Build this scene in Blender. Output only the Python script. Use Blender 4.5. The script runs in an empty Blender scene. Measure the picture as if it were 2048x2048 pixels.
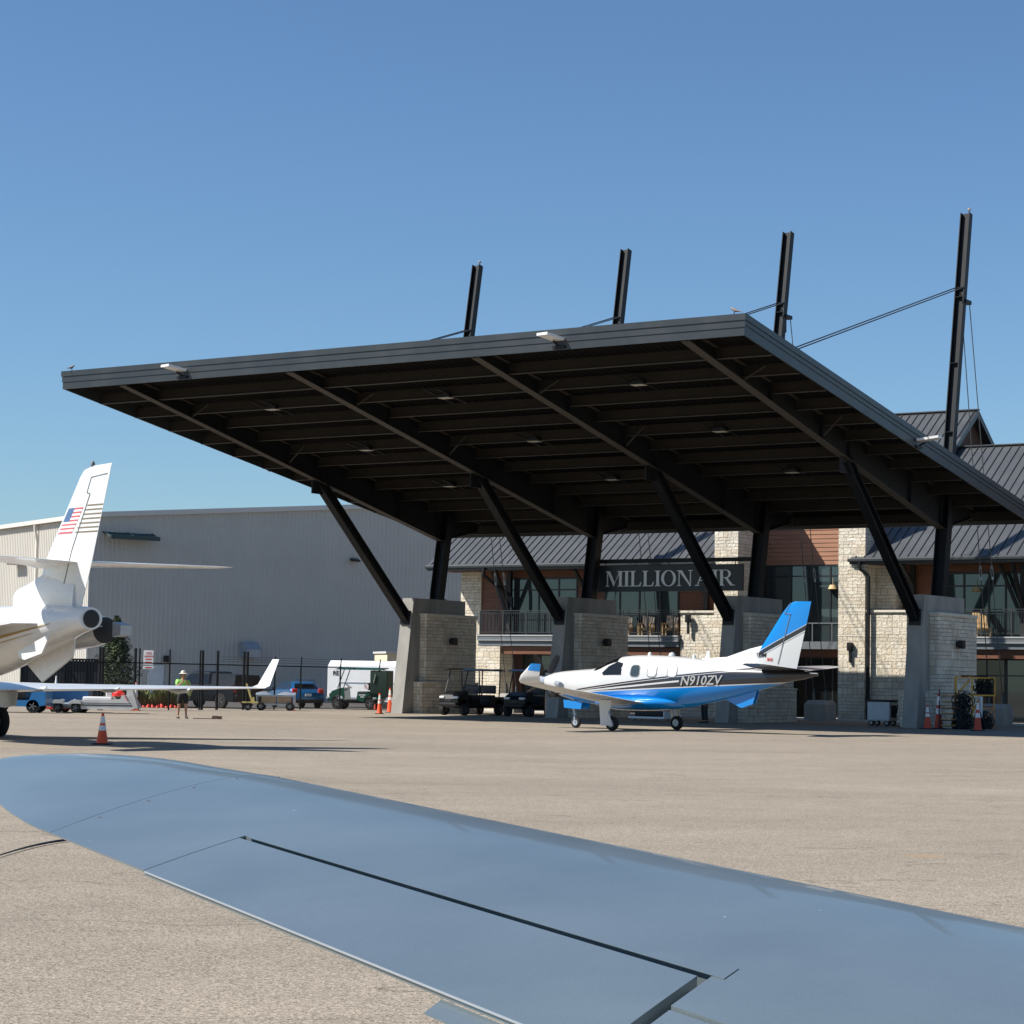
import bpy, math, random
from mathutils import Vector, Matrix
random.seed(7)
R = math.radians
scene = bpy.context.scene
COL = scene.collection

# ------------------------------------------------------------------ camera
H_CAM = 1.65
F_PX, PITCH, ROLL, YAW = 4433.4, 0.07538, 0.01725, -0.58191
cam_d = bpy.data.cameras.new('camera')
cam_d.sensor_width = 36.0
cam_d.lens = 36.0 * F_PX / 2048
cam_d.clip_start = 0.1
cam_d.clip_end = 5000
cam = bpy.data.objects.new('camera', cam_d)
COL.objects.link(cam)
cam.matrix_world = (Matrix.Translation((0, 0, H_CAM)) @ Matrix.Rotation(math.pi / 2 + PITCH, 4, 'X')
                    @ Matrix.Rotation(ROLL, 4, 'Z'))
scene.camera = cam
scene.render.resolution_x = scene.render.resolution_y = 1024

# ------------------------------------------------------------------ light
SUN_EL = R(47)
SUN_DIR = Vector((math.cos(SUN_EL) * .985, math.cos(SUN_EL) * .174, -math.sin(SUN_EL)))
world = bpy.data.worlds.new('World')
scene.world = world
world.use_nodes = True
wn = world.node_tree
bg = wn.nodes['Background']
sky = wn.nodes.new('ShaderNodeTexSky')
sky.sky_type = 'NISHITA'
sky.sun_disc = False
sky.sun_elevation = SUN_EL
sky.sun_rotation = R(-100)
sky.altitude = 200
sky.air_density = 1.0
sky.dust_density = 0.35
sky.ozone_density = 3.2
tint = wn.nodes.new('ShaderNodeMix'); tint.data_type = 'RGBA'; tint.blend_type = 'MULTIPLY'
tint.inputs[0].default_value = 1.0; tint.inputs[7].default_value = (0.82, 1.01, 1.15, 1)
wn.links.new(sky.outputs[0], tint.inputs[6]); wn.links.new(tint.outputs[2], bg.inputs[0])
bg.inputs[1].default_value = 0.075
sun_d = bpy.data.lights.new('sun', 'SUN')
sun_d.energy = 5.0
sun_d.angle = R(0.53)
sun_d.color = (1.0, 0.955, 0.88)
sun = bpy.data.objects.new('sun', sun_d)
COL.objects.link(sun)
sun.rotation_euler = SUN_DIR.to_track_quat('-Z', 'Y').to_euler()
scene.view_settings.view_transform = 'Standard'
scene.view_settings.look = 'None'
scene.view_settings.exposure = 0.45
scene.view_settings.gamma = 1.0

# ------------------------------------------------------------------ pixel helpers (2048 px photo -> world)
def ray(x, y):
    a, b = x - 1024, y - 1024
    cr, sr = math.cos(ROLL), math.sin(ROLL)
    u = (a * cr + b * sr) / F_PX
    v = (-a * sr + b * cr) / F_PX
    c, s = math.cos(PITCH), math.sin(PITCH)
    return Vector((u, c + s * v, s - c * v))
def G(x, y, z=0.0):
    r = ray(x, y); k = (z - H_CAM) / r.z
    return Vector((r.x * k, r.y * k, z))
def P(x, y, Y):
    r = ray(x, y); k = Y / r.y
    return Vector((r.x * k, Y, r.z * k + H_CAM))
OX, OY = -5.42652, 102.64289
DV = Vector((math.cos(YAW), math.sin(YAW), 0)); NV = Vector((-DV.y, DV.x, 0))
def W(s, t, z=0.0):
    return Vector((OX, OY, z)) + DV * s + NV * t

# ------------------------------------------------------------------ materials
MATS = {}
def mat(name, col, rough=0.6, metal=0.0, var=0.0, vscale=3.0, bump=0.0, bscale=20.0, coat=0.0, spec=0.5, dirt=None, stretch=(1, 1, 1), detail=6):
    if name in MATS: return MATS[name]
    m = bpy.data.materials.new(name); m.use_nodes = True
    n = m.node_tree; b = n.nodes['Principled BSDF']
    b.inputs['Roughness'].default_value = rough
    b.inputs['Metallic'].default_value = metal
    b.inputs['Specular IOR Level'].default_value = spec
    if coat: b.inputs['Coat Weight'].default_value = coat; b.inputs['Coat Roughness'].default_value = 0.05
    tc = n.nodes.new('ShaderNodeTexCoord'); mp = n.nodes.new('ShaderNodeMapping')
    mp.inputs['Scale'].default_value = stretch
    n.links.new(tc.outputs['Object'], mp.inputs['Vector'])
    c1 = (*col, 1)
    b.inputs['Base Color'].default_value = c1
    if var > 0:
        t = n.nodes.new('ShaderNodeTexNoise'); t.inputs['Scale'].default_value = vscale; t.inputs['Detail'].default_value = detail
        n.links.new(mp.outputs[0], t.inputs['Vector'])
        cr = n.nodes.new('ShaderNodeValToRGB')
        lo = dirt if dirt else tuple(c * (1 - var) for c in col)
        hi = tuple(min(1, c * (1 + var * 0.6)) for c in col)
        cr.color_ramp.elements[0].position = 0.3; cr.color_ramp.elements[0].color = (*lo, 1)
        cr.color_ramp.elements[1].position = 0.7; cr.color_ramp.elements[1].color = (*hi, 1)
        n.links.new(t.outputs['Fac'], cr.inputs[0]); n.links.new(cr.outputs[0], b.inputs['Base Color'])
        mr = n.nodes.new('ShaderNodeMapRange')
        mr.inputs['To Min'].default_value = max(0.02, rough - 0.08); mr.inputs['To Max'].default_value = min(1, rough + 0.1)
        n.links.new(t.outputs['Fac'], mr.inputs[0]); n.links.new(mr.outputs[0], b.inputs['Roughness'])
    if bump > 0:
        t2 = n.nodes.new('ShaderNodeTexNoise'); t2.inputs['Scale'].default_value = bscale; t2.inputs['Detail'].default_value = 8
        n.links.new(mp.outputs[0], t2.inputs['Vector'])
        bp = n.nodes.new('ShaderNodeBump'); bp.inputs['Strength'].default_value = bump; bp.inputs['Distance'].default_value = 0.02
        n.links.new(t2.outputs['Fac'], bp.inputs['Height']); n.links.new(bp.outputs[0], b.inputs['Normal'])
    MATS[name] = m
    return m

def stone_mat(name, base, mortar, hi, scale=1.0):
    m = bpy.data.materials.new(name); m.use_nodes = True; n = m.node_tree; b = n.nodes['Principled BSDF']
    L = n.links.new
    tc = n.nodes.new('ShaderNodeTexCoord'); sp = n.nodes.new('ShaderNodeSeparateXYZ'); L(tc.outputs['Object'], sp.inputs[0])
    ad = n.nodes.new('ShaderNodeMath'); ad.operation = 'ADD'; L(sp.outputs[0], ad.inputs[0]); L(sp.outputs[1], ad.inputs[1])
    # gentle wobble so courses are not ruler straight
    wob = n.nodes.new('ShaderNodeTexNoise'); wob.inputs['Scale'].default_value = 2.3; L(tc.outputs['Object'], wob.inputs['Vector'])
    wz = n.nodes.new('ShaderNodeMath'); wz.operation = 'MULTIPLY_ADD'; wz.inputs[1].default_value = 0.05
    L(wob.outputs['Fac'], wz.inputs[0]); L(sp.outputs[2], wz.inputs[2])
    cb = n.nodes.new('ShaderNodeCombineXYZ'); L(ad.outputs[0], cb.inputs[0]); L(wz.outputs[0], cb.inputs[1])
    def brick(w, h, off, sq, fr, seed):
        br = n.nodes.new('ShaderNodeTexBrick'); br.inputs['Scale'].default_value = scale
        br.offset = off; br.squash = sq; br.squash_frequency = fr; br.offset_frequency = 2
        br.inputs['Brick Width'].default_value = w; br.inputs['Row Height'].default_value = h
        br.inputs['Mortar Size'].default_value = 0.012; br.inputs['Mortar Smooth'].default_value = 0.3
        br.inputs['Bias'].default_value = 0.0
        br.inputs['Color1'].default_value = (*base, 1); br.inputs['Color2'].default_value = (*hi, 1)
        br.inputs['Mortar'].default_value = (*mortar, 1)
        mp = n.nodes.new('ShaderNodeMapping'); mp.inputs['Location'].default_value = (seed, seed * 0.37, 0)
        L(cb.outputs[0], mp.inputs[0]); L(mp.outputs[0], br.inputs['Vector'])
        return br
    b1 = brick(0.47, 0.155, 0.43, 1.5, 3, 0.0)
    b2 = brick(0.36, 0.31, 0.37, 0.7, 2, 0.0)
    # patches of tall stones among thin courses
    vo = n.nodes.new('ShaderNodeTexWhiteNoise'); vo.noise_dimensions = '2D'
    sn = n.nodes.new('ShaderNodeVectorMath'); sn.operation = 'SNAP'; sn.inputs[1].default_value = (0.93, 0.31, 1)
    L(cb.outputs[0], sn.inputs[0]); L(sn.outputs[0], vo.inputs['Vector'])
    gt = n.nodes.new('ShaderNodeMath'); gt.operation = 'GREATER_THAN'; gt.inputs[1].default_value = 0.62; L(vo.outputs['Value'], gt.inputs[0])
    mx = n.nodes.new('ShaderNodeMix'); mx.data_type = 'RGBA'; L(gt.outputs[0], mx.inputs[0]); L(b1.outputs[0], mx.inputs[6]); L(b2.outputs[0], mx.inputs[7])
    mf = n.nodes.new('ShaderNodeMix'); L(gt.outputs[0], mf.inputs[0]); L(b1.outputs['Fac'], mf.inputs[2]); L(b2.outputs['Fac'], mf.inputs[3])
    # stain
    ns = n.nodes.new('ShaderNodeTexNoise'); ns.inputs['Scale'].default_value = 1.4; ns.inputs['Detail'].default_value = 8; L(tc.outputs['Object'], ns.inputs['Vector'])
    rr = n.nodes.new('ShaderNodeMapRange'); rr.inputs[1].default_value = 0.3; rr.inputs[2].default_value = 0.7; rr.inputs[3].default_value = 0.82; rr.inputs[4].default_value = 1.08; L(ns.outputs['Fac'], rr.inputs[0])
    ml = n.nodes.new('ShaderNodeVectorMath'); ml.operation = 'SCALE'; L(mx.outputs[2], ml.inputs[0]); L(rr.outputs[0], ml.inputs['Scale'])
    L(ml.outputs[0], b.inputs['Base Color'])
    b.inputs['Roughness'].default_value = 0.9
    n2 = n.nodes.new('ShaderNodeTexNoise'); n2.inputs['Scale'].default_value = 9; n2.inputs['Detail'].default_value = 8; L(tc.outputs['Object'], n2.inputs['Vector'])
    hs = n.nodes.new('ShaderNodeMath'); hs.operation = 'MULTIPLY_ADD'; hs.inputs[1].default_value = -0.8; L(mf.outputs[0], hs.inputs[0]); L(n2.outputs['Fac'], hs.inputs[2])
    bp = n.nodes.new('ShaderNodeBump'); bp.inputs['Strength'].default_value = 0.75; bp.inputs['Distance'].default_value = 0.06
    L(hs.outputs[0], bp.inputs['Height']); L(bp.outputs[0], b.inputs['Normal'])
    MATS[name] = m
    return m

def ground_mat():
    m = bpy.data.materials.new('exposed_aggregate'); m.use_nodes = True; n = m.node_tree; b = n.nodes['Principled BSDF']; L = n.links.new
    tc = n.nodes.new('ShaderNodeTexCoord')
    def noise(sc, det, rough=0.6, st=(1, 1, 1)):
        mp = n.nodes.new('ShaderNodeMapping'); mp.inputs['Scale'].default_value = st; L(tc.outputs['Object'], mp.inputs[0])
        t = n.nodes.new('ShaderNodeTexNoise'); t.inputs['Scale'].default_value = sc; t.inputs['Detail'].default_value = det; t.inputs['Roughness'].default_value = rough
        L(mp.outputs[0], t.inputs['Vector']); return t
    fine = n.nodes.new('ShaderNodeTexVoronoi'); fine.inputs['Scale'].default_value = 88; L(tc.outputs['Object'], fine.inputs['Vector'])
    r1 = n.nodes.new('ShaderNodeValToRGB'); e = r1.color_ramp.elements
    e[0].position = 0.0; e[0].color = (0.140, 0.115, 0.087, 1); e[1].position = 1.0; e[1].color = (0.445, 0.382, 0.300, 1)
    x = r1.color_ramp.elements.new(0.5); x.color = (0.290, 0.244, 0.189, 1)
    sx = n.nodes.new('ShaderNodeSeparateColor'); L(fine.outputs['Color'], sx.inputs[0]); L(sx.outputs[0], r1.inputs[0])
    big = noise(0.16, 6, 0.6, (0.5, 1, 1)); mid = noise(1.1, 6)
    streak = noise(0.35, 5, 0.55, (0.25, 1.6, 1))
    a = n.nodes.new('ShaderNodeMapRange'); a.inputs[1].default_value = 0.3; a.inputs[2].default_value = 0.7; a.inputs[3].default_value = 0.86; a.inputs[4].default_value = 1.1; L(big.outputs['Fac'], a.inputs[0])
    c = n.nodes.new('ShaderNodeMapRange'); c.inputs[1].default_value = 0.3; c.inputs[2].default_value = 0.7; c.inputs[3].default_value = 0.92; c.inputs[4].default_value = 1.07; L(mid.outputs['Fac'], c.inputs[0])
    d = n.nodes.new('ShaderNodeMapRange'); d.inputs[1].default_value = 0.35; d.inputs[2].default_value = 0.6; d.inputs[3].default_value = 0.95; d.inputs[4].default_value = 1.02; L(streak.outputs['Fac'], d.inputs[0])
    m1 = n.nodes.new('ShaderNodeMath'); m1.operation = 'MULTIPLY'; L(a.outputs[0], m1.inputs[0]); L(c.outputs[0], m1.inputs[1])
    m2 = n.nodes.new('ShaderNodeMath'); m2.operation = 'MULTIPLY'; L(m1.outputs[0], m2.inputs[0]); L(d.outputs[0], m2.inputs[1])
    # thin meandering hairline cracks
    cn = noise(0.22, 4, 0.6, (0.35, 1.0, 1))
    sb = n.nodes.new('ShaderNodeMath'); sb.operation = 'SUBTRACT'; sb.inputs[1].default_value = 0.5; L(cn.outputs['Fac'], sb.inputs[0])
    ab = n.nodes.new('ShaderNodeMath'); ab.operation = 'ABSOLUTE'; L(sb.outputs[0], ab.inputs[0])
    cr = n.nodes.new('ShaderNodeMapRange'); cr.inputs[1].default_value = 0.0; cr.inputs[2].default_value = 0.0032; cr.inputs[3].default_value = 0.66; cr.inputs[4].default_value = 1.0; L(ab.outputs[0], cr.inputs[0])
    m3 = n.nodes.new('ShaderNodeMath'); m3.operation = 'MULTIPLY'; L(m2.outputs[0], m3.inputs[0]); L(cr.outputs[0], m3.inputs[1])
    # one rusty stain
    vs = n.nodes.new('ShaderNodeVectorMath'); vs.operation = 'SUBTRACT'; sp = G(1850, 1712); vs.inputs[1].default_value = (sp.x, sp.y, 0); L(tc.outputs['Object'], vs.inputs[0])
    vm = n.nodes.new('ShaderNodeVectorMath'); vm.operation = 'MULTIPLY'; vm.inputs[1].default_value = (1.0, 0.9, 1); L(vs.outputs[0], vm.inputs[0])
    ln = n.nodes.new('ShaderNodeVectorMath'); ln.operation = 'LENGTH'; L(vm.outputs[0], ln.inputs[0])
    st = n.nodes.new('ShaderNodeMapRange'); st.inputs[1].default_value = 0.02; st.inputs[2].default_value = 0.28; st.inputs[3].default_value = 0.45; st.inputs[4].default_value = 0.0; L(ln.outputs['Value'], st.inputs[0])
    sc = n.nodes.new('ShaderNodeVectorMath'); sc.operation = 'SCALE'; L(r1.outputs[0], sc.inputs[0]); L(m3.outputs[0], sc.inputs['Scale'])
    mx = n.nodes.new('ShaderNodeMix'); mx.data_type = 'RGBA'; mx.inputs[7].default_value = (0.42, 0.25, 0.11, 1); L(st.outputs[0], mx.inputs[0]); L(sc.outputs[0], mx.inputs[6])
    L(mx.outputs[2], b.inputs['Base Color'])
    b.inputs['Roughness'].default_value = 0.92; b.inputs['Specular IOR Level'].default_value = 0.25
    bp = n.nodes.new('ShaderNodeBump'); bp.inputs['Strength'].default_value = 0.5; bp.inputs['Distance'].default_value = 0.006
    L(fine.outputs['Distance'], bp.inputs['Height']); L(bp.outputs[0], b.inputs['Normal'])
    return m

M_CONC = mat('concrete', (0.33, 0.315, 0.285), 0.85, var=0.22, vscale=1.6, bump=0.25, bscale=14, stretch=(1, 1, 0.35))
M_STONE = stone_mat('ashlar_limestone', (0.66, 0.565, 0.43), (0.38, 0.325, 0.25), (0.80, 0.735, 0.61))
M_CAP = mat('limestone_cap', (0.70, 0.64, 0.53), 0.85, var=0.12, vscale=4)
M_STEEL = mat('charcoal_painted_steel', (0.011, 0.012, 0.014), 0.5, var=0.2, vscale=2, spec=0.25)
M_FASCIA = mat('fascia_metal', (0.040, 0.046, 0.050), 0.38, var=0.12, vscale=1.2, metal=0.2)
M_DECK = mat('deck_metal', (0.008, 0.008, 0.008), 0.7, spec=0.12)
M_PURLIN = mat('purlin_primer', (0.030, 0.026, 0.022), 0.7, var=0.15, vscale=1.5, spec=0.12)
M_ROOF = mat('standing_seam_roof', (0.088, 0.092, 0.096), 0.42, metal=0.15, var=0.1, vscale=0.8)
M_RIB = mat('roof_seam', (0.06, 0.062, 0.066), 0.42, metal=0.15)
M_WOOD = mat('stained_cedar', (0.17, 0.065, 0.032), 0.6, var=0.3, vscale=2.2, stretch=(0.4, 0.4, 6))
M_WOODDK = mat('dark_stucco', (0.09, 0.045, 0.03), 0.8, var=0.15, vscale=3)
M_TIMBER = mat('black_timber', (0.022, 0.020, 0.019), 0.6)
M_FRAME = mat('window_frame', (0.018, 0.018, 0.02), 0.4)
M_GLASS = mat('tinted_glass', (0.055, 0.075, 0.078), 0.03, spec=0.75, metal=0.35)
M_GLASSDK = mat('dark_glass', (0.008, 0.009, 0.010), 0.04, spec=0.5)
M_GREYBEAM = mat('deck_fascia_paint', (0.15, 0.165, 0.18), 0.5, var=0.1)
M_GREYLINE = mat('deck_trim', (0.42, 0.43, 0.42), 0.5)
M_CABLE = mat('steel_rod', (0.10, 0.105, 0.11), 0.4, metal=0.6)
M_RAIL = mat('railing_grey', (0.05, 0.052, 0.055), 0.45, metal=0.3)
M_HWALL = mat('hangar_siding', (0.55, 0.515, 0.455), 0.5, var=0.05, vscale=0.5)
M_HTRIM = mat('hangar_trim', (0.66, 0.62, 0.56), 0.5)
M_BLACK = mat('black_plastic', (0.012, 0.012, 0.013), 0.5)
M_TYRE = mat('tyre_rubber', (0.018, 0.018, 0.019), 0.85, bump=0.3, bscale=60)
M_RIM = mat('alloy_rim', (0.42, 0.42, 0.43), 0.35, metal=0.7)
M_WHITEP = mat('white_aircraft_paint', (0.70, 0.70, 0.69), 0.25, coat=0.4, var=0.03, vscale=2)
M_GREYP = mat('grey_aircraft_paint', (0.46, 0.47, 0.48), 0.3, coat=0.3)
M_CHROME = mat('polished_metal', (0.60, 0.60, 0.60), 0.15, metal=1.0)
M_BLUEP = mat('blue_paint', (0.0, 0.20, 0.58), 0.22, coat=0.6)
M_ORANGE = mat('cone_orange', (0.85, 0.10, 0.02), 0.5, var=0.12, vscale=5)
M_ORANGED = mat('faded_cone_red', (0.62, 0.07, 0.03), 0.6, var=0.2, vscale=5)  # darker, redder version of the cone orange
M_REFL = mat('reflective_white', (0.80, 0.78, 0.74), 0.4, var=0.05)
M_YELLOW = mat('yellow_steel', (0.70, 0.36, 0.03), 0.5, var=0.2, vscale=8)
M_WHITE = mat('white_panel', (0.78, 0.78, 0.77), 0.4, var=0.05, vscale=2)
M_OFFW = mat('offwhite_enamel', (0.66, 0.64, 0.60), 0.4, var=0.12, vscale=3)
M_GALV = mat('galvanized', (0.42, 0.46, 0.50), 0.4, metal=0.5, var=0.15)
M_SKIN = mat('skin', (0.42, 0.22, 0.14), 0.6)
M_RED = mat('red_paint', (0.62, 0.025, 0.02), 0.4)
M_TAN = mat('tan_wood', (0.55, 0.36, 0.17), 0.6, var=0.15, vscale=6)
M_BLKPAINT = mat('black_gloss', (0.012, 0.012, 0.014), 0.2, coat=0.5)
M_GREEN = mat('green_gloss', (0.008, 0.065, 0.040), 0.25, coat=0.5)
M_GRND = ground_mat()
M_ASPH = mat('asphalt', (0.085, 0.075, 0.068), 0.9, var=0.25, vscale=0.8, bump=0.2, bscale=40)
M_SIDEW = mat('pale_concrete', (0.60, 0.57, 0.51), 0.9, var=0.1, vscale=2)
M_GOLD = mat('gold_stripe', (0.42, 0.27, 0.09), 0.35, metal=0.3)

# ------------------------------------------------------------------ mesh builder
class MB:
    def __init__(s): s.v = []; s.f = []; s.m = []
    def add(s, vs, fs, mi=0):
        o = len(s.v); s.v += [tuple(v) for v in vs]
        for f in fs: s.f.append([o + i for i in f]); s.m.append(mi)
        return s
    def box(s, x0, x1, y0, y1, z0, z1, mi=0):
        vs = [(x, y, z) for z in (z0, z1) for y in (y0, y1) for x in (x0, x1)]
        return s.add(vs, [(0, 2, 3, 1), (4, 5, 7, 6), (0, 1, 5, 4), (2, 6, 7, 3), (0, 4, 6, 2), (1, 3, 7, 5)], mi)
    def bbox(s, x0, x1, y0, y1, z0, z1, b=0.02, mi=0):      # box with chamfered vertical and top edges
        r = []
        def ring(i, z): return [(x0 + i + b, y0 + i, z), (x1 - i - b, y0 + i, z), (x1 - i, y0 + i + b, z), (x1 - i, y1 - i - b, z), (x1 - i - b, y1 - i, z), (x0 + i + b, y1 - i, z), (x0 + i, y1 - i - b, z), (x0 + i, y0 + i + b, z)]
        return s.loft([ring(b * .6, z0), ring(0, z0 + b), ring(0, z1 - b), ring(b * .8, z1)], mi)
    def bar(s, p, q, w, h, up=(0, 0, 1), mi=0):
        p, q = Vector(p), Vector(q); a = (q - p).normalized(); u = Vector(up)
        x = a.cross(u)
        if x.length < 1e-5: x = a.cross(Vector((1, 0, 0)))
        x.normalize(); y = x.cross(a).normalized()
        r = [[c + x * i * w / 2 + y * j * h / 2 for i, j in ((-1, -1), (1, -1), (1, 1), (-1, 1))] for c in (p, q)]
        return s.loft(r, mi)
    def hsec(s, p, q, depth, width, tf, tw, side, mi=0):
        # H section: flanges face +-side, separated by depth along side; flange breadth = width
        p, q = Vector(p), Vector(q); a = (q - p).normalized(); sd = Vector(side); sd = (sd - a * sd.dot(a)).normalized()
        for k in (-1, 1):
            o = sd * k * (depth / 2 - tf / 2)
            s.bar(p + o, q + o, width, tf, sd, mi)
        s.bar(p, q, tw, depth - 2 * tf, sd, mi)
        return s
    def cyl(s, p, q, r1, r2=None, n=12, mi=0, cap=True):
        r2 = r1 if r2 is None else r2
        p, q = Vector(p), Vector(q); a = (q - p).normalized()
        x = a.cross(Vector((0, 0, 1)));
        if x.length < 1e-4: x = Vector((1, 0, 0))
        x.normalize(); y = a.cross(x)
        rr = [[c + (x * math.cos(t) + y * math.sin(t)) * r for t in [2 * math.pi * i / n for i in range(n)]] for c, r in ((p, r1), (q, r2))]
        return s.loft(rr, mi, cap)
    def tube(s, pts, r, n=6, mi=0):
        for a, b in zip(pts[:-1], pts[1:]): s.cyl(a, b, r, r, n, mi)
        return s
    def lathe(s, prof, org, axis, n=20, mi=0):
        a = Vector(axis).normalized(); x = a.cross(Vector((0, 0, 1)))
        if x.length < 1e-4: x = Vector((1, 0, 0))
        x.normalize(); y = a.cross(x); o = Vector(org)
        rings = [[o + a * h + (x * math.cos(t) + y * math.sin(t)) * max(r, 1e-4) for t in [2 * math.pi * i / n for i in range(n)]] for r, h in prof]
        return s.loft(rings, mi, True)
    def loft(s, rings, mi=0, cap=True, closed=True):
        n = len(rings[0]); vs = [v for r in rings for v in r]; fs = []
        for i in range(len(rings) - 1):
            for j in range(n if closed else n - 1):
                k = (j + 1) % n
                fs.append((i * n + j, i * n + k, (i + 1) * n + k, (i + 1) * n + j))
        if cap and closed: fs.append(tuple(range(n - 1, -1, -1))); fs.append(tuple((len(rings) - 1) * n + j for j in range(n)))
        return s.add(vs, fs, mi)
    def prism(s, poly, axis, lo, hi, mi=0):
        def mk(a, b, c):
            return {'x': (c, a, b), 'y': (a, c, b), 'z': (a, b, c)}[axis]
        return s.loft([[mk(a, b, lo) for a, b in poly], [mk(a, b, hi) for a, b in poly]], mi)
    def build(s, name, mats, parent=None, angle=35, **kw):
        me = bpy.data.meshes.new(name); me.from_pydata(s.v, [], s.f)
        if not isinstance(mats, (list, tuple)): mats = [mats]
        for m in mats: me.materials.append(m)
        me.polygons.foreach_set('material_index', s.m)
        bm = __import__('bmesh').new(); bm.from_mesh(me)
        __import__('bmesh').ops.recalc_face_normals(bm, faces=bm.faces); bm.to_mesh(me); bm.free()
        if angle:
            me.polygons.foreach_set('use_smooth', [True] * len(me.polygons)); me.set_sharp_from_angle(angle=R(angle))
        o = bpy.data.objects.new(name, me); COL.objects.link(o)
        if parent: o.parent = parent
        for k, v in kw.items(): o[k] = v
        return o

def thing(name, label, cat, loc=(0, 0, 0), rz=0.0, group=None):
    o = bpy.data.objects.new(name, None); COL.objects.link(o); o.empty_display_size = 0.3
    o.location = loc; o.rotation_euler = (0, 0, rz); o['label'] = label; o['category'] = cat
    if group: o['group'] = group
    return o
def tag(o, label, cat, group=None, kind=None):
    o['label'] = label; o['category'] = cat
    if group: o['group'] = group
    if kind: o['kind'] = kind
    return o
def copy_tree(o, parent=None):
    c = o.copy(); COL.objects.link(c)
    if parent: c.parent = parent
    for ch in list(o.children): copy_tree(ch, c)
    return c
def text_mesh(txt, size, shear=0.0, extrude=0.006, bold=0.0, spacing=1.0):
    cu = bpy.data.curves.new('lettering', 'FONT'); cu.body = txt; cu.size = size; cu.shear = shear; cu.extrude = extrude; cu.offset = bold
    cu.space_character = spacing; cu.resolution_u = 3
    o = bpy.data.objects.new('lettering', cu); COL.objects.link(o)
    bpy.context.view_layer.update()
    me = bpy.data.meshes.new_from_object(o.evaluated_get(bpy.context.evaluated_depsgraph_get()))
    bpy.data.objects.remove(o)
    return me
def put_text(name, txt, size, m, parent, origin, xdir, ydir, **kw):
    me = text_mesh(txt, size, **kw); me.materials.clear(); me.materials.append(m)
    x = Vector(xdir).normalized(); y = Vector(ydir).normalized(); z = x.cross(y)
    M = Matrix((x, y, z)).transposed().to_4x4(); M.translation = Vector(origin)
    me.transform(M)
    o = bpy.data.objects.new(name, me); COL.objects.link(o); o.parent = parent
    return o
def skin_mesh(name, pts, edges, radii, m, parent, sub=2):
    me = bpy.data.meshes.new(name); me.from_pydata(pts, edges, [])
    o = bpy.data.objects.new(name, me); COL.objects.link(o)
    md = o.modifiers.new('skin', 'SKIN'); md.use_smooth_shade = True
    sv = me.skin_vertices
    if not sv:
        bpy.context.view_layer.objects.active = o
    for i, r in enumerate(radii):
        rr = r if isinstance(r, tuple) else (r, r)
        me.skin_vertices[0].data[i].radius = rr
        me.skin_vertices[0].data[i].use_root = (i == 0)
    ms = o.modifiers.new('sub', 'SUBSURF'); ms.levels = sub; ms.render_levels = sub
    bpy.context.view_layer.update()
    nm = bpy.data.meshes.new_from_object(o.evaluated_get(bpy.context.evaluated_depsgraph_get()))
    bpy.data.objects.remove(o)
    nm.name = name; nm.materials.clear(); nm.materials.append(m)
    o = bpy.data.objects.new(name, nm); COL.objects.link(o); o.parent = parent
    return o

# ------------------------------------------------------------------ setting
b = MB(); b.add([(-1500, -300, 0), (1500, -300, 0), (1500, 3000, 0), (-1500, 3000, 0)], [(0, 1, 2, 3)])
g = b.build('ground', M_GRND, angle=0); g['kind'] = 'structure'
# parking lot beyond the fence
HC = Vector((-25.6, 134.5, 0)); HU = Vector((0.84, 0.5426, 0)).normalized(); HV = Vector((-HU.y, HU.x, 0))
b = MB()
c0, c1 = G(100, 1421.5), G(800, 1419.5)
e0, e1 = HC - HV * 2.4 - HU * 30, HC - HV * 2.4 + HU * 34
b.add([(c0.x - 25, c0.y - 2, .004), (c1.x + .2, c1.y, .004), (e1.x, e1.y, .004), (e0.x, e0.y, .004)], [(0, 1, 2, 3)])
g = b.build('parking_lot', M_ASPH, angle=0); g['kind'] = 'structure'
b = MB()
q = [HC - HV * 2.4 - HU * 30, HC - HV * 2.4 + HU * 40, HC - HV * .02 + HU * 40, HC - HV * .02 - HU * 30]
b.loft([[(p.x, p.y, 0) for p in q], [(p.x, p.y, .13) for p in q]])
g = b.build('pavement', M_SIDEW, angle=0); g['kind'] = 'structure'
# concrete apron edge strip at the terminal door
b = MB(); q = [W(-4, 11.2), W(40, 11.2), W(40, 16), W(-4, 16)]
b.loft([[(p.x, p.y, 0) for p in q], [(p.x, p.y, .07) for p in q]])
g = b.build('terminal_pavement', M_SIDEW, angle=0); g['kind'] = 'structure'

# ------------------------------------------------------------------ canopy
SP = 8.4246
S0, S1 = -2.79, 27.76
T0, T1 = -18.75, 7.4
def zb(t): return 12.97 - 0.1655 * (t + 18.75)
def zbm(t): return 12.93 - 0.2185 * (t + 18.7) if t <= 3.2 else 8.15 + (zb(6.4) - 8.15) * (t - 3.2) / 3.2
can = thing('canopy', 'huge dark steel canopy sloping over the ramp, hung from four tall masts', 'canopy', (OX, OY, 0), YAW)
C = can
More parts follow.
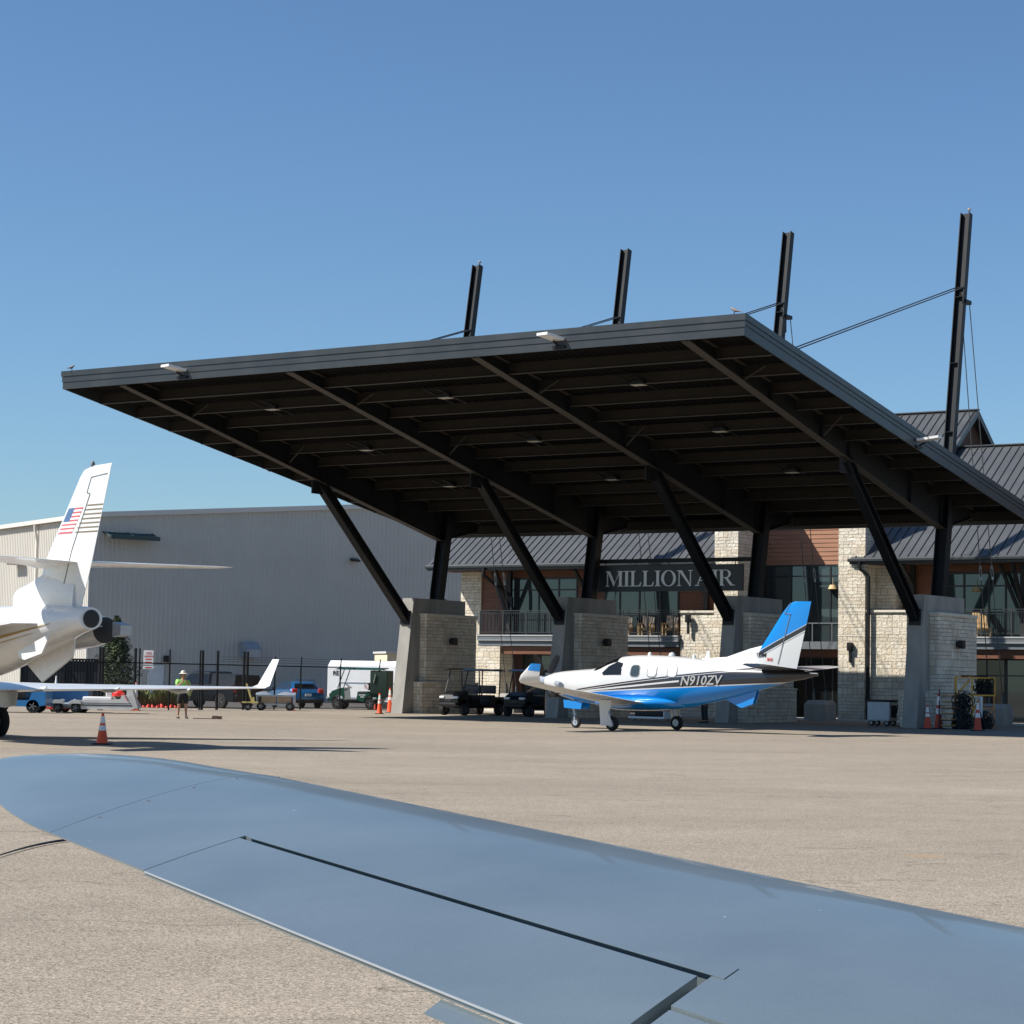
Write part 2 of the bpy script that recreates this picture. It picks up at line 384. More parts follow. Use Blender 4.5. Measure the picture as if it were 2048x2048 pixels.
# roof sheet (top) and corrugated deck
b = MB(); th = .62
b.loft([[(S0, T0, zb(T0) + th), (S1, T0, zb(T0) + th), (S1, T1, zb(T1) + th), (S0, T1, zb(T1) + th)],
        [(S0, T0, zb(T0) + th + .05), (S1, T0, zb(T0) + th + .05), (S1, T1, zb(T1) + th + .05), (S0, T1, zb(T1) + th + .05)]])
b.build('roof_sheet', M_FASCIA, C, angle=0)
b = MB(); n = int((S1 - S0 - .2) / .15)
row = []
for i in range(n + 1):
    x = S0 + .1 + i * .15; dz = .42 if i % 2 else .50
    row += [(x, dz), (x + .05, dz)]
rings = [[(x, t, zb(t) + dz) for x, dz in row] for t in (T0 + .1, T1 - .1)]
b.loft(rings, 0, False, False)
b.build('metal_deck', M_DECK, C, angle=0)
# fascias
b = MB()
for z0, z1, o in ((0, .27, .0), (.275, .50, .025), (.505, .72, .055)):
    b.box(S0 - o - .06, S1 + o + .06, T0 - o - .06, T0 - .0, zb(T0) + z0, zb(T0) + z1)
b.build('front_fascia', M_FASCIA, C, angle=0)
for sx, sg in ((S0, -1), (S1, 1)):
    b = MB()
    for z0, z1, o in ((0, .34, .0), (.345, .50, .025), (.505, .72, .055)):
        xa, xb = sorted((sx, sx + sg * (o + .06)))
        b.prism([(T0 + .002, zb(T0) + z0), (T1, zb(T1) + z0), (T1, zb(T1) + z1), (T0 + .002, zb(T0) + z1)], 'x', xa, xb)
    b.build('side_fascia', M_FASCIA, C, angle=0)
b = MB(); b.box(S0, S1, T1 + .002, T1 + .08, zb(T1) - .05, zb(T1) + .7); b.build('rear_fascia', M_FASCIA, C, angle=0)
M_FLANGE = mat('flange_primer', (0.070, 0.062, 0.054), 0.6, var=0.12, vscale=1.5, spec=0.2)  # paler than the webs: light bounced up from the ramp, put into the colour
# beams
for k in range(4):
    sc = SP * k + .3; b = MB()
    ts = [T0 + .05, -12, -6, 0, 3.2, 4.8, 6.4]
    poly = [(t, zbm(t) + .03) for t in ts] + [(t, zb(t) + .40) for t in reversed(ts)]
    b.prism(poly, 'x', sc - .012, sc + .012, 1)
    for i in range(len(ts) - 1):
        a, c = ts[i], ts[i + 1]
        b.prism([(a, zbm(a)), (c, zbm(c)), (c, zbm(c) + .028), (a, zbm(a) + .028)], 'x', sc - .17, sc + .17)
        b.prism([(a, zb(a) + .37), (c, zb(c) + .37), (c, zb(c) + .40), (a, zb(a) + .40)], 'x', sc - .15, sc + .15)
    for t in (-12.6, -8.4, -6.0, -.2, 3.0):
        b.box(sc - .15, sc + .15, t, t + .02, zbm(t) + .03, zb(t) + .38, 1)
    for t in (-14.65, -8.35):
        for sg in (-1, 1):
            b.bar((sc, t, zbm(t) + .05), (sc + sg * .9, t + .05, zb(t) + .30), .05, .05)
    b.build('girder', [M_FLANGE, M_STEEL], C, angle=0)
# purlins
pt = [T0 + 2.09 * k for k in range(1, 12)] + [T1 - .5]
for t in pt:
    b = MB(); z = zb(t)
    for x0, x1 in [(S0 + .02, .28)] + [(SP * k + .32, SP * (k + 1) + .28) for k in range(3)] + [(SP * 3 + .32, S1 - .02)]:
        b.box(x0, x1, t - .008, t + .008, z - .015, z + .38)
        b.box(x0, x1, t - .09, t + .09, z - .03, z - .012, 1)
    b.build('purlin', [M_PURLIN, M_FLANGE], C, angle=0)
# rods + lights between purlins
M_LENS = mat('light_lens', (0.55, 0.52, 0.45), 0.35)
for k in range(3):
    for t in (-14.55, -8.3, -2.1):
        sc = SP * k + 4.55; b = MB()
        for o in (-.28, .28): b.bar((sc + o, t - 1.0, zb(t - 1) + .02), (sc + o, t + 1.0, zb(t + 1) + .02), .05, .05)
        b.box(sc - .30, sc + .30, t - .22, t + .22, zb(t) - .04, zb(t) + .10)
        o = b.build('canopy_light', M_STEEL, C, angle=0)
        b = MB(); b.box(sc - .25, sc + .25, t - .18, t + .18, zb(t) - .06, zb(t) - .042); b.build('lens', M_LENS, o, angle=0)
# floodlights on the rim
def flood(s, t, out, right):
    b = MB(); o = Vector(out); r = Vector(right); p = Vector((s, t, zb(t) + .08))
    b.bar(p - r * .25, p + r * .25, .12, .1)
    b.bar(p + Vector((0, 0, .03)), p + o * .28 + Vector((0, 0, .18)), .06, .06)
    f = b.build('floodlight', M_STEEL, C)
    b = MB(); c = p + o * .42 + Vector((0, 0, .26))
    b.bar(c - o * .42, c + o * .42 + Vector((0, 0, .10)), .5, .09); b.build('lamp_head', M_WHITE, f)
flood(3.55, T0 - .08, (-.2, -1, 0), (1, 0, 0)); flood(20.7, T0 - .08, (-.2, -1, 0), (1, 0, 0))
flood(S1 + .08, -4.5, (1, .1, 0), (0, 1, 0)); flood(S0 - .08, -5.5, (-1, -.3, 0), (0, 1, 0))
# masts, braces and stays
def lerp(a, c, f): return tuple(x + (y - x) * f for x, y in zip(a, c))
for k in range(4):
    sc = SP * k + .3
    p0, p1 = (sc, 3.05, 5.34), (sc, 5.97, 21.85)
    b = MB()
    mid = lerp(p0, p1, .22)
    b.hsec(p0, mid, .52, .50, .04, .03, (1, 0, 0)); b.hsec(mid, p1, .42, .36, .035, .025, (1, 0, 0))
    b.box(sc - .32, sc + .32, 2.7, 3.4, 5.34, 5.38)
    for f in (.42, .60, .775, .80):
        c = lerp(p0, p1, f); b.box(sc - .19, sc + .19, c[1] - .16, c[1] + .16, c[2] - .015, c[2] + .015)
    b.box(sc - .26, sc + .26, 5.30, 5.92, 17.88, 18.04); b.box(sc - .03, sc + .03, 5.30, 5.80, 17.3, 17.88)
    b.build('mast', M_STEEL, C)
    b = MB(); b.hsec((sc, .72, 4.35), (sc, -6.1, zbm(-6.1) + .02), .44, .36, .035, .03, (0, 1, 0))
    b.box(sc - .24, sc + .24, .50, .78, 4.1, 4.75)
    b.box(sc - .03, sc + .03, -6.6, -5.4, zbm(-6.2) - .55, zbm(-6.2) + .02)
    b.build('brace', M_STEEL, C)
    for o in (-.17, .17):
        b = MB(); a = (sc + o, 5.40, 18.60); e = (sc + o, -13.3, 12.95)
        b.cyl(a, e, .026, n=6); b.cyl((sc + o, -13.3, 12.95), (sc + o, -13.5, 12.7), .05, n=6)
        b.build('stay_rod', M_CABLE, C)

# hanging sign
sgn = thing('hanging_sign', 'long dark board reading MILLION AIR hung between two canopy columns', 'sign', tuple(W(12.4, 3.9, 0)), YAW)
x0, x1 = 8.70 - 12.4, 16.13 - 12.4
b = MB(); b.bbox(x0, x1, -.06, .06, 5.70, 6.88, .01); M_SIGN = mat('sign_board', (0.022, 0.027, 0.031), 0.45, var=.1)
b.build('board', M_SIGN, sgn, angle=0)
b = MB(); b.box(SP + .3 - 12.4, SP * 2 + .3 - 12.4, -.07, .07, 6.99, 7.17)
for x in (x0 + .4, 0, x1 - .4): b.cyl((x, 0, 6.86), (x, 0, 7.0), .02)
b.build('hanger_rail', M_STEEL, sgn, angle=0)
# serif capitals built from strokes: unit height 1
def serif(ch):
    K, T, E_ = .17, .06, .05     # thick, thin, serif height
    r = []
    def bx(a, c, d, e): r.append([(a, c), (d, c), (d, e), (a, e)])
    def stem(x, w=K, s=.09, bot=True, top=True):
        bx(x, 0, x + w, 1)
        if bot: bx(x - s, 0, x + w + s, E_)
        if top: bx(x - s, 1 - E_, x + w + s, 1)
    if ch == 'I': stem(.09); w = .35
    elif ch == 'L':
        stem(.09); r.append([(.2, 0), (.66, 0), (.72, .28), (.67, .28), (.58, .06), (.2, .06)]); w = .74
    elif ch == 'M':
        bx(.0, 0, .24, E_); bx(.09, 0, .09 + T, 1); bx(.0, 1 - E_, .22, 1)
        r.append([(.09, 1), (.27, 1), (.60, .22), (.52, .0)]); r.append([(.52, .0), (.59, .20), (.93, 1), (.87, 1)])
        stem(.86, K, .09); w = 1.12
    elif ch == 'N':
        bx(.0, 0, .26, E_); bx(.10, 0, .10 + T, 1); bx(-.01, 1 - E_, .2, 1)
        r.append([(.08, 1), (.28, 1), (.86, .0), (.80, -.02)]); r.append([(.28, 1), (.30, 1), (.87, .04), (.80, -.02)])
        bx(.80, 0, .86, 1); bx(.70, 1 - E_, .97, 1); w = .97
    elif ch == 'O':
        n = 28
        for i in range(n):
            a, c = 2 * math.pi * i / n, 2 * math.pi * (i + 1) / n
            q = lambda t, ri: (.46 + (.46 - ri * K) * math.cos(t), .5 + (.52 - ri * .05) * math.sin(t))
            r.append([q(a, 0), q(c, 0), q(c, 1), q(a, 1)])
        w = .94
    elif ch == 'A':
        r.append([(.10, 0), (.16, 0), (.50, .88), (.46, 1)]); r.append([(.46, 1.02), (.52, 1.02), (.92, 0), (.72, 0), (.42, .80)])
        bx(.24, .32, .74, .37); bx(.0, 0, .26, E_); bx(.62, 0, 1.0, E_); w = 1.0
    elif ch == 'R':
        stem(.09)
        n = 14
        for i in range(n):
            a, c = -math.pi / 2 + math.pi * i / n, -math.pi / 2 + math.pi * (i + 1) / n
            q = lambda t, ri: (.42 + (.32 - ri * .15) * math.cos(t), .735 + (.265 - ri * .05) * math.sin(t))
            r.append([q(a, 0), q(c, 0), q(c, 1), q(a, 1)])
        bx(.2, .95, .43, 1); bx(.2, .47, .43, .52)
        r.append([(.36, .50), (.54, .50), (.90, .0), (.70, .0)]); bx(.70, 0, .98, E_); w = .96
    return r, w
M_LET = mat('sign_letters', (0.86, 0.87, 0.86), 0.5)
cur = 0; items = []
for ch in 'MILLION AIR':
    if ch == ' ': cur += .10; continue
    st, w = serif(ch); items.append((ch, cur, st)); cur += w + .05
hgt = .70; sx = (6.62 / cur)
for ch, cx, st in items:
    b = MB()
    for i, poly in enumerate(st):
        d = -.085 - (i % 5) * .0015
        b.prism([(x0 + .45 + (cx + px) * sx, 5.93 + pz * hgt) for px, pz in poly], 'y', d, -.061)
    b.build('letter', M_LET, sgn, angle=0)

# piers
def make_pier(k, label):
    p = thing('canopy_pier', label, 'pier', tuple(W(SP * k, 0, 0)), YAW, 'stone and concrete piers carrying the canopy masts')
    b = MB(); b.prism([(0, 0), (.60, 4.30), (.76, 5.34), (4.98, 5.34), (4.98, 0)], 'x', 0, .63)
    o = b.build('concrete_buttress', M_CONC, p, angle=0)
    b = MB(); b.box(-.37, 1.0, 1.3, 5.42, 0, 4.52); b.build('stone_wall', M_STONE, p, angle=0)
    b = MB(); b.bbox(-.42, 1.05, 1.25, 5.47, 4.52, 4.65, .012); b.build('wall_cap', M_CAP, p, angle=0)
    b = MB(); b.box(-.47, 1.1, .88, 5.52, 0, 1.40); b.build('stone_plinth', M_STONE, p, angle=0)
    b = MB(); b.bbox(-.50, 1.13, .85, 5.55, 1.40, 1.47, .012); b.build('plinth_cap', M_CAP, p, angle=0)
    b = MB(); b.box(1.0, 1.10, 3.15, 3.30, 3.28, 3.50); b.bbox(1.10, 1.32, 3.1, 3.42, 3.22, 3.56, .02); b.build('wall_lamp', M_BLACK, p)
    return p
lab = ['stone pier at the left end of the canopy, with sunlit concrete buttress', 'stone and concrete pier behind the nose of the blue and white airplane',
       'stone and concrete pier behind the blue tail fin of the airplane', 'stone pier with bluish concrete buttress beside the traffic cones and yellow rack']
for k in range(4): make_pier(k, lab[k])

# anchor blocks with back stays
alab = ['anchor block behind the golf carts with two steel stay rods', 'anchor block hidden behind the airplane cabin, its stay rods passing the sign',
        'concrete anchor block beside the tall stone chimney, behind the airplane tail', 'concrete anchor block at the right edge with two steel stay rods']
for k in range(4):
    sc = SP * k + .3
    p = thing('anchor_block', alab[k], 'anchor block', tuple(W(sc - .15, 9.9, 0)), YAW, 'concrete blocks anchoring the mast stays')
    b = MB(); b.loft([[(-.52, -.60, 0), (.52, -.60, 0), (.52, .60, 0), (-.52, .60, 0)], [(-.52, -.60, .76), (.52, -.60, .76), (.52, .60, .76), (-.52, .60, .76)],
                      [(-.42, -.35, .95), (.42, -.35, .95), (.42, .50, .95), (-.42, .50, .95)]]); b.build('block', M_CONC, p, angle=0)
    for o in (-.30, .30):
        b = MB(); a = Vector((o, 0, 1.0)); e = Vector((o * .6 + .15, 5.85 - 9.9, 18.0)); u = (e - a).normalized()
        b.cyl(a, e, .021, n=6)
        b.prism([(a.y - .12, .86), (a.y + .12, .86), (a.y + .02, 1.45), (a.y - .08, 1.45)], 'x', o - .03, o + .03)
        st = b.build('stay_rod', M_CABLE, p)
        b = MB(); c = a + u * (6.6 - 1.0) / u.z
        b.cyl(c - u * .30, c - u * .18, .05, .03, n=6); b.cyl(c + u * .18, c + u * .30, .03, .05, n=6)
        for s2 in (-.045, .045): b.cyl(c - u * .22 + Vector((s2, 0, 0)), c + u * .22 + Vector((s2, 0, 0)), .014, n=5)
        b.build('turnbuckle', M_GALV, st)

# ------------------------------------------------------------------ terminal building (frame coordinates s, t, z)
ter = thing('terminal_building', 'two storey limestone and cedar terminal with dark metal roof behind the canopy', 'building', (OX, OY, 0), YAW)
T = ter
for nm_, bx_ in (('stone_pilaster', (-5.8, -4.5, 13.9, 15.2, 0, 7.3)), ('chimney', (10.36, 11.63, 12, 13.7, 0, 11.9)), ('chimney', (16.9, 18.25, 12, 13.7, 0, 11.9)),
                 ('stone_wall', (8.48, 10.34, 12.1, 14.4, 0, 5.02)), ('stone_wall', (18.27, 20.9, 12.1, 14.4, 0, 5.02)), ('stone_pilaster', (-3.35, -2.0, 12.0, 13.2, 0, 3.34)),
                 ('stone_pilaster', (18.27, 19.25, 13.2, 14.6, 5.16, 7.35)), ('stone_pilaster', (33.2, 34.6, 12, 13.2, 0, 7.2))):
    b = MB(); b.box(*bx_); b.build(nm_, M_STONE, T, angle=0)
for bx_ in ((8.42, 10.33, 12.02, 14.4, 5.02, 5.13), (18.28, 20.97, 12.02, 14.4, 5.02, 5.13)):
    b = MB(); b.bbox(*bx_, .012); b.build('wall_cap', M_CAP, T, angle=0)
for x in (10.36, 16.9):
    w = 1.27 if x < 12 else 1.35
    for z in (3.92, 5.06, 7.18):
        b = MB(); b.box(x - .012, x + w + .012, 11.988, 13.712, z, z + .06); b.build('stone_band', M_CAP, T, angle=0)
    b = MB(); b.bbox(x - .1, x + w + .1, 11.9, 13.8, 11.9, 12.1, .03); b.build('chimney_cap', M_CAP, T, angle=0)
# upper and lower walls
def wallpieces(x0, x1, z0, z1, holes, y=14.0, th=.25):
    xs = x0
    for hx0, hx1, hz0, hz1 in holes:
        if hx0 > xs: b.box(xs, hx0, y, y + th, z0, z1)
        if hz0 > z0: b.box(hx0, hx1, y, y + th, z0, hz0)
        if hz1 < z1: b.box(hx0, hx1, y, y + th, hz1, z1)
        xs = hx1
    if xs < x1: b.box(xs, x1, y, y + th, z0, z1)
b = MB(); wallpieces(-4.5, 10.35, 3.96, 7.5, [(-3.08, 1.42, 3.98, 6.94), (2.98, 7.35, 3.98, 6.94)])
b.build('upper_wall', M_WOOD, T, angle=0)
b = MB(); wallpieces(18.3, 36, 3.96, 7.5, [(21.35, 25.1, 3.98, 6.94), (25.4, 29.8, 3.98, 6.94)])
b.build('upper_wall', M_WOOD, T, angle=0)
b = MB()
wallpieces(-4.5, 8.4, 0, 3.3, [(-1.9, 1.42, .07, 2.98), (2.98, 7.35, .07, 2.98)])
b.build('lower_wall', M_WOODDK, T, angle=0); b = MB()
wallpieces(20.95, 36, 0, 3.3, [(21.35, 29.8, .07, 2.98)])
b.build('lower_wall', M_WOODDK, T, angle=0)
for bx_ in ((-2.0, 8.47, 12.15, 12.32, 2.95, 3.33), (20.93, 34, 12.15, 12.32, 2.95, 3.33), (11.64, 16.89, 14.2, 14.4, 2.96, 3.36)):
    b = MB(); b.box(*bx_); b.build('cedar_header', M_WOOD, T, angle=0)
for bx_ in ((-5.75, 10.8, 14.3, 30, 0, 7.38), (17.6, 36, 14.3, 30, 0, 7.38), (10.8, 17.6, 15.35, 30, 0, 10.2)):
    b = MB(); b.box(*bx_); b.build('core_wall', M_WOODDK, T, angle=0)
# centre bay clapboard gable wall
b = MB()
for i in range(19):
    z = 7.45 + i * .21
    b.prism([(14.93, z), (15.1, z), (15.1, z + .21), (14.955, z + .21)], 'x', 11.3, 17.2)
M_CLAP = mat('cedar_clapboard', (0.33, 0.155, 0.085), 0.6, var=0.14, vscale=1.6, stretch=(.5, 1, 5))
b.build('clapboard_gable', M_CLAP, T, angle=0)
# windows
def window(x0, x1, z0, z1, y, vs, hs, gm=None, fr=.07):
    f = MB(); gm = gm or M_GLASS
    f.box(x0, x1, y - .05, y + .05, z1 - fr, z1); f.box(x0, x1, y - .05, y + .05, z0, z0 + fr)
    f.box(x0, x0 + fr, y - .047, y + .047, z0 + fr, z1 - fr); f.box(x1 - fr, x1, y - .047, y + .047, z0 + fr, z1 - fr)
    for v in vs: f.box(v - fr * .5, v + fr * .5, y - .043, y + .043, z0 + fr, z1 - fr)
    for h in hs: f.box(x0 + fr, x1 - fr, y - .038, y + .038, h - fr * .4, h + fr * .4)
    w = f.build('window', M_FRAME, T, angle=0)
    p = MB(); p.box(x0 + fr * .5, x1 - fr * .5, y - .01, y + .01, z0 + fr * .5, z1 - fr * .5); p.build('pane', gm, w, angle=0)
    return w
window(-3.05, 1.40, 3.99, 6.93, 14.02, (-2.25, -.95, .27), (6.3, 4.75), fr=.09)
window(3.0, 7.33, 3.99, 6.93, 14.02, (3.92, 5.06, 6.24), (6.3,), fr=.09)
window(21.37, 25.08, 3.99, 6.93, 14.02, (22.3, 23.5, 24.3), (6.3,), fr=.09)
window(25.42, 29.78, 3.99, 6.93, 14.02, (26.5, 27.6, 28.7), (6.3,), fr=.09)
window(-1.88, 1.40, .08, 2.97, 14.02, (-.95, .1), (2.1,))
window(3.0, 7.33, .08, 2.97, 14.02, (4.2, 5.3, 6.4), (2.1,), M_GLASSDK)
window(21.37, 24.3, .08, 2.97, 14.02, (22.4, 23.4), (2.2, .5), M_GLASSDK)
window(24.3, 29.78, .08, 2.97, 14.02, (25.9, 27.4, 28.6), (2.2,))
window(11.65, 16.88, 3.64, 7.44, 14.9, (12.02, 13.07, 14.14, 15.15, 16.1), (6.89, 4.58))
window(11.65, 16.88, .08, 2.95, 14.9, (12.4, 13.9, 15.3, 16.3), (2.5,), M_GLASSDK)
# warm lamp shades seen at the panes
M_SHADE = mat('lamp_shade', (0.62, 0.44, 0.22), 0.7)
for x, z, y in ((15.32, 6.25, 14.78), (22.9, 6.03, 13.95)):
    b = MB(); b.lathe([(.24, z), (.14, z + .2)], (x, y - .0, 0), (0, 0, 1), 12); b.cyl((x, y, z + .2), (x, y, z + .55), .012, n=5); b.build('wall_lantern', M_SHADE, T)
# balconies
def balcony(x0, x1):
    b = MB()
    b.box(x0, x1, 11.90, 13.98, 3.62, 3.93); b.box(x0 + .02, x1 - .02, 11.98, 12.2, 3.36, 3.62); b.box(x0, x1, 12.2, 13.98, 3.40, 3.60)
    o = b.build('balcony', M_GREYBEAM, T, angle=0)
    b = MB(); b.box(x0 + .02, x1 - .02, 11.87, 11.898, 3.86, 3.92); b.box(x0 + .02, x1 - .02, 11.87, 11.898, 3.63, 3.66); b.build('balcony_trim', M_GREYLINE, o, angle=0)
    b = MB(); y = 12.0
    b.box(x0 + .1, x1, y - .03, y + .03, 5.13, 5.17); b.box(x0 + .1, x1, y - .02, y + .02, 4.03, 4.07); b.box(x0 + .1, x1, y - .015, y + .015, 5.02, 5.05)
    x = x0 + .1
    while x < x1:
        b.box(x - .008, x + .008, y - .008, y + .008, 4.07, 5.02); x += .115
    x = x0 + .12
    while x < x1:
        b.box(x - .03, x + .03, y - .031, y + .029, 3.93, 5.13); x += 1.42
    b.box(x0 + .09, x0 + .13, y, 13.9, 5.13, 5.17); b.box(x0 + .09, x0 + .13, y, 13.9, 4.03, 4.07)
    yy = y + .1
    while yy < 13.9: b.box(x0 + .1, x0 + .12, yy, yy + .016, 4.07, 5.13); yy += .115
    b.build('railing', M_RAIL, o, angle=0)
balcony(-3.36, 8.46); balcony(20.95, 34)
b = MB(); b.box(11.64, 16.89, 13.72, 14.95, 3.38, 3.62); b.box(11.64, 16.89, 13.6, 13.72, 3.34, 3.70); b.box(11.66, 16.87, 13.66, 13.70, 4.55, 4.60)
for i in range(6): b.box(11.7 + i * 1.02, 11.74 + i * 1.02, 13.66, 13.70, 3.7, 4.55)
b.build('entrance_canopy', M_GREYBEAM, T, angle=0)
# timber posts with curved knee braces
for x in (-2.55, 9.05, 19.9, 25.25, 30.2):
    b = MB(); z0 = 5.13 if 8 < x < 20.5 else 3.93
    b.box(x - .11, x + .11, 13.55, 13.77, z0, 7.4)
    b.bar((x, 13.6, z0 + 1.3), (x, 12.2, 7.35), .16, .16); 
    b.bar((x - .08, 13.66, z0 + .9), (x - 1.1, 13.66, 7.25), .15, .15)
    b.build('timber_post', M_TIMBER, T, angle=0)
b = MB(); b.bar((2.2, 13.9, 5.9), (2.2, 12.3, 7.25), .16, .16); b.build('knee_brace', M_TIMBER, T, angle=0)
# roofs with standing seams
def roof(x0, x1, t0, z0, t1, z1, tback, slope=.676, name='roof', x1top=None):
    b = MB(); x1t = x1 if x1top is None else x1top
    for dz, a in ((0, 0),):
        b.loft([[(x0, t0, z0), (x1, t0, z0), (x1t, t1, z1), (x0, t1, z1)], [(x0, t0, z0 + .10), (x1, t0, z0 + .10), (x1t, t1, z1 + .10), (x0, t1, z1 + .10)]])
    zb_ = z1 - slope * (tback - t1)
    b.loft([[(x0, t1 + .002, z1), (x1t, t1 + .002, z1), (x1, tback, zb_), (x0, tback, zb_)], [(x0, t1 + .002, z1 + .10), (x1t, t1 + .002, z1 + .10), (x1, tback, zb_ + .10), (x0, tback, zb_ + .10)]])
    b.bar((x0, t1, z1 + .13), (x1t, t1, z1 + .13), .34, .05)
    r = b.build(name, M_ROOF, T, angle=0)
    b = MB(); x = x0 + .25
    while x < x1 - .05:
        f = 1.0
        b.prism([(t0 + .01, z0 + .095), (t1 - .15, z1 - .15 * slope + .095), (t1 - .15, z1 - .15 * slope + .16), (t0 + .01, z0 + .16)], 'x', x - .014, x + .014); x += .43
    b.build('seam', M_RIB, r, angle=0)
    return r
def z_at(t): return 7.45 + .676 * (t - 11.9)
r1 = roof(-6.6, 10.34, 11.9, 7.45, 20.7, z_at(20.7), 30)
r2 = roof(17.55, 40, 11.9, 7.45, 20.7, z_at(20.7), 30)
r3 = roof(10.36, 17.53, 15.0, z_at(15.0) + .9, 20.7, z_at(20.7) + .05, 30)
r4 = roof(4.0, 19.5, 15.2, 15.5 - .70 * 7.7, 22.9, 15.5, 30.6, slope=.70)
b = MB(); b.prism([(16.6, 11.0), (22.9, 15.42), (29.2, 11.0)], 'x', 18.9, 19.0); b.build('gable_end', M_WOODDK, T, angle=0)
b = MB(); b.bar((19.42, 15.2, 15.5 - .70 * 7.7 - .08), (19.42, 22.9, 15.45), .14, .26); b.build('rake_board', M_FASCIA, T, angle=0); b = MB(); b.bar((19.42, 22.9, 15.45), (19.42, 30.6, 15.5 - .70 * 7.7 - .08), .14, .26); b.build('rake_board', M_FASCIA, T, angle=0)
for xa_, xb_ in ((-6.66, 10.42), (17.45, 40)):
    b = MB(); b.bbox(xa_, xb_, 11.74, 11.90, 7.36, 7.52, .03); b.box(xa_ + .05, xb_ - .08, 11.9, 11.94, 7.25, 7.44); b.build('gutter', M_FASCIA, T, angle=0)
    b = MB(); b.box(xa_ + .16, xb_ - .12, 11.95, 14.3, 7.27, 7.33); b.build('soffit', M_WOODDK, T, angle=0)
for pts in ([(18.05, 11.80, 7.36), (18.05, 11.80, 7.05), (18.45, 11.92, 6.72), (18.45, 11.92, .1)], [(-2.95, 11.8, 7.36), (-3.0, 11.8, 7.0), (-2.05, 13.1, 5.9), (-2.05, 13.1, 5.2)]):
    b = MB()
    for a, c in zip(pts[:-1], pts[1:]): b.bar(a, c, .13, .13, (0, 1, 0))
    b.build('downspout', M_STEEL, T, angle=0)
for x, z in ((17.55, 3.25), (9.0, 4.55)):
    b = MB(); b.bbox(x - .12, x + .12, 11.78, 12.0, z, z + .38, .02); b.box(x - .05, x + .05, 11.86, 11.98, z - .55, z); b.build('wall_lamp', M_BLACK, T)
for sx_, lab_ in ((4.9, 'tan wooden patio chair on the balcony nearest the second canopy pier'), (6.15, 'tan wooden patio chair in the middle of the balcony under the sign'), (7.5, 'tan wooden patio chair at the end of the balcony near the stone wall')):
    p = thing('patio_chair', lab_, 'chair', tuple(W(sx_, 12.75, 3.93)), YAW + .25, 'wooden chairs on the left balcony')
    b = MB(); b.bar((0, -.25, .35), (0, .35, .26), .5, .04); b.build('seat', M_TAN, p, angle=0)
    b = MB()
    for i in range(5): b.bar((-.22 + i * .11, .28, .25), (-.26 + i * .13, .62, 1.0), .095, .025)
    b.build('backrest', mat('dark_slats', (.06, .045, .035), .6), p, angle=0)
    for s_ in (-1, 1):
        b = MB(); b.box(s_ * .30 - .05, s_ * .30 + .05, -.30, -.20, 0, .62); b.bar((s_ * .30, -.35, .60), (s_ * .30, .42, .60), .12, .03); b.box(s_ * .30 - .03, s_ * .30 + .03, .38, .45, 0, .59); b.bar((s_ * .3, -.2, .35), (s_ * .3, .4, .28), .03, .12); b.build('arm_frame', M_TAN, p, angle=0)
p = thing('patio_chair', 'tan slatted lounge chair leaning back on the right balcony', 'chair', tuple(W(23.6, 12.8, 3.93)), YAW + .6)
b = MB()
for i in range(5): b.bar((-.26 + i * .13, 0, .3), (-.26 + i * .13, .55, 1.1), .11, .025)
b.build('backrest', M_TAN, p, angle=0)
b = MB(); b.bar((0, -.5, .38), (0, .05, .28), .6, .04); b.box(-.32, -.27, -.5, -.45, 0, .4); b.box(.27, .32, -.5, -.45, 0, .4); b.box(-.32, -.27, .2, .25, 0, .5); b.box(.27, .32, .2, .25, 0, .5); b.build('seat', M_TAN, p, angle=0)

# ------------------------------------------------------------------ hangar
hz = math.atan2(HU.y, HU.x)
han = thing('hangar', 'big beige corrugated metal hangar with one sunlit and one shaded wall', 'hangar', tuple(HC), hz)
def corr(length, ztop, y, name, flip=1, axis='x'):
    b = MB(); n = int(length / .305); row = []
    for i in range(n):
        x = i * .305
        row += [(x, 0), (x + .20, 0), (x + .225, .035), (x + .28, .035)]
    row.append((n * .305, 0))
    r0, r1 = [], []
    for x, d in row:
        z = ztop(x)
        if axis == 'x': r0.append((x, -d, 0)); r1.append((x, -d, z))
        else: r0.append((-d, x, 0)); r1.append((-d, x, z))
    b.loft([r0, r1], 0, False, False)
    return b.build(name, M_HWALL, han, angle=0)
gz = lambda x: 11.15 + min(x, 45) / 12.0 - max(0, x - 45) / 12
corr(80, gz, 0, 'gable_wall'); corr(70, lambda x: 11.1, 0, 'side_wall', axis='y')
b = MB(); b.bar((-.3, -.10, 11.18), (45, -.10, gz(45) + .03), .22, .30); b.bar((45, -.10, gz(45) + .03), (80, -.10, gz(80) + .03), .22, .30)
b.box(-.35, -.13, 0, 70, 11.02, 11.28); b.box(-.06, .05, -.06, .05, 0, 11.1)
b.build('roof_trim', M_HTRIM, han, angle=0)
b = MB(); b.loft([[(-.2, .02, 11.2), (45, .02, gz(45)), (45, 70, gz(45)), (-.2, 70, 11.2)], [(-.2, .02, 11.3), (45, .02, gz(45) + .1), (45, 70, gz(45) + .1), (-.2, 70, 11.3)]])
b.loft([[(45.01, .02, gz(45)), (80, .02, gz(80)), (80, 70, gz(80)), (45.01, 70, gz(45))], [(45.01, .02, gz(45) + .1), (80, .02, gz(80) + .1), (80, 70, gz(80) + .1), (45.01, 70, gz(45) + .1)]])
b.build('roof', M_HTRIM, han, angle=0)
b = MB()
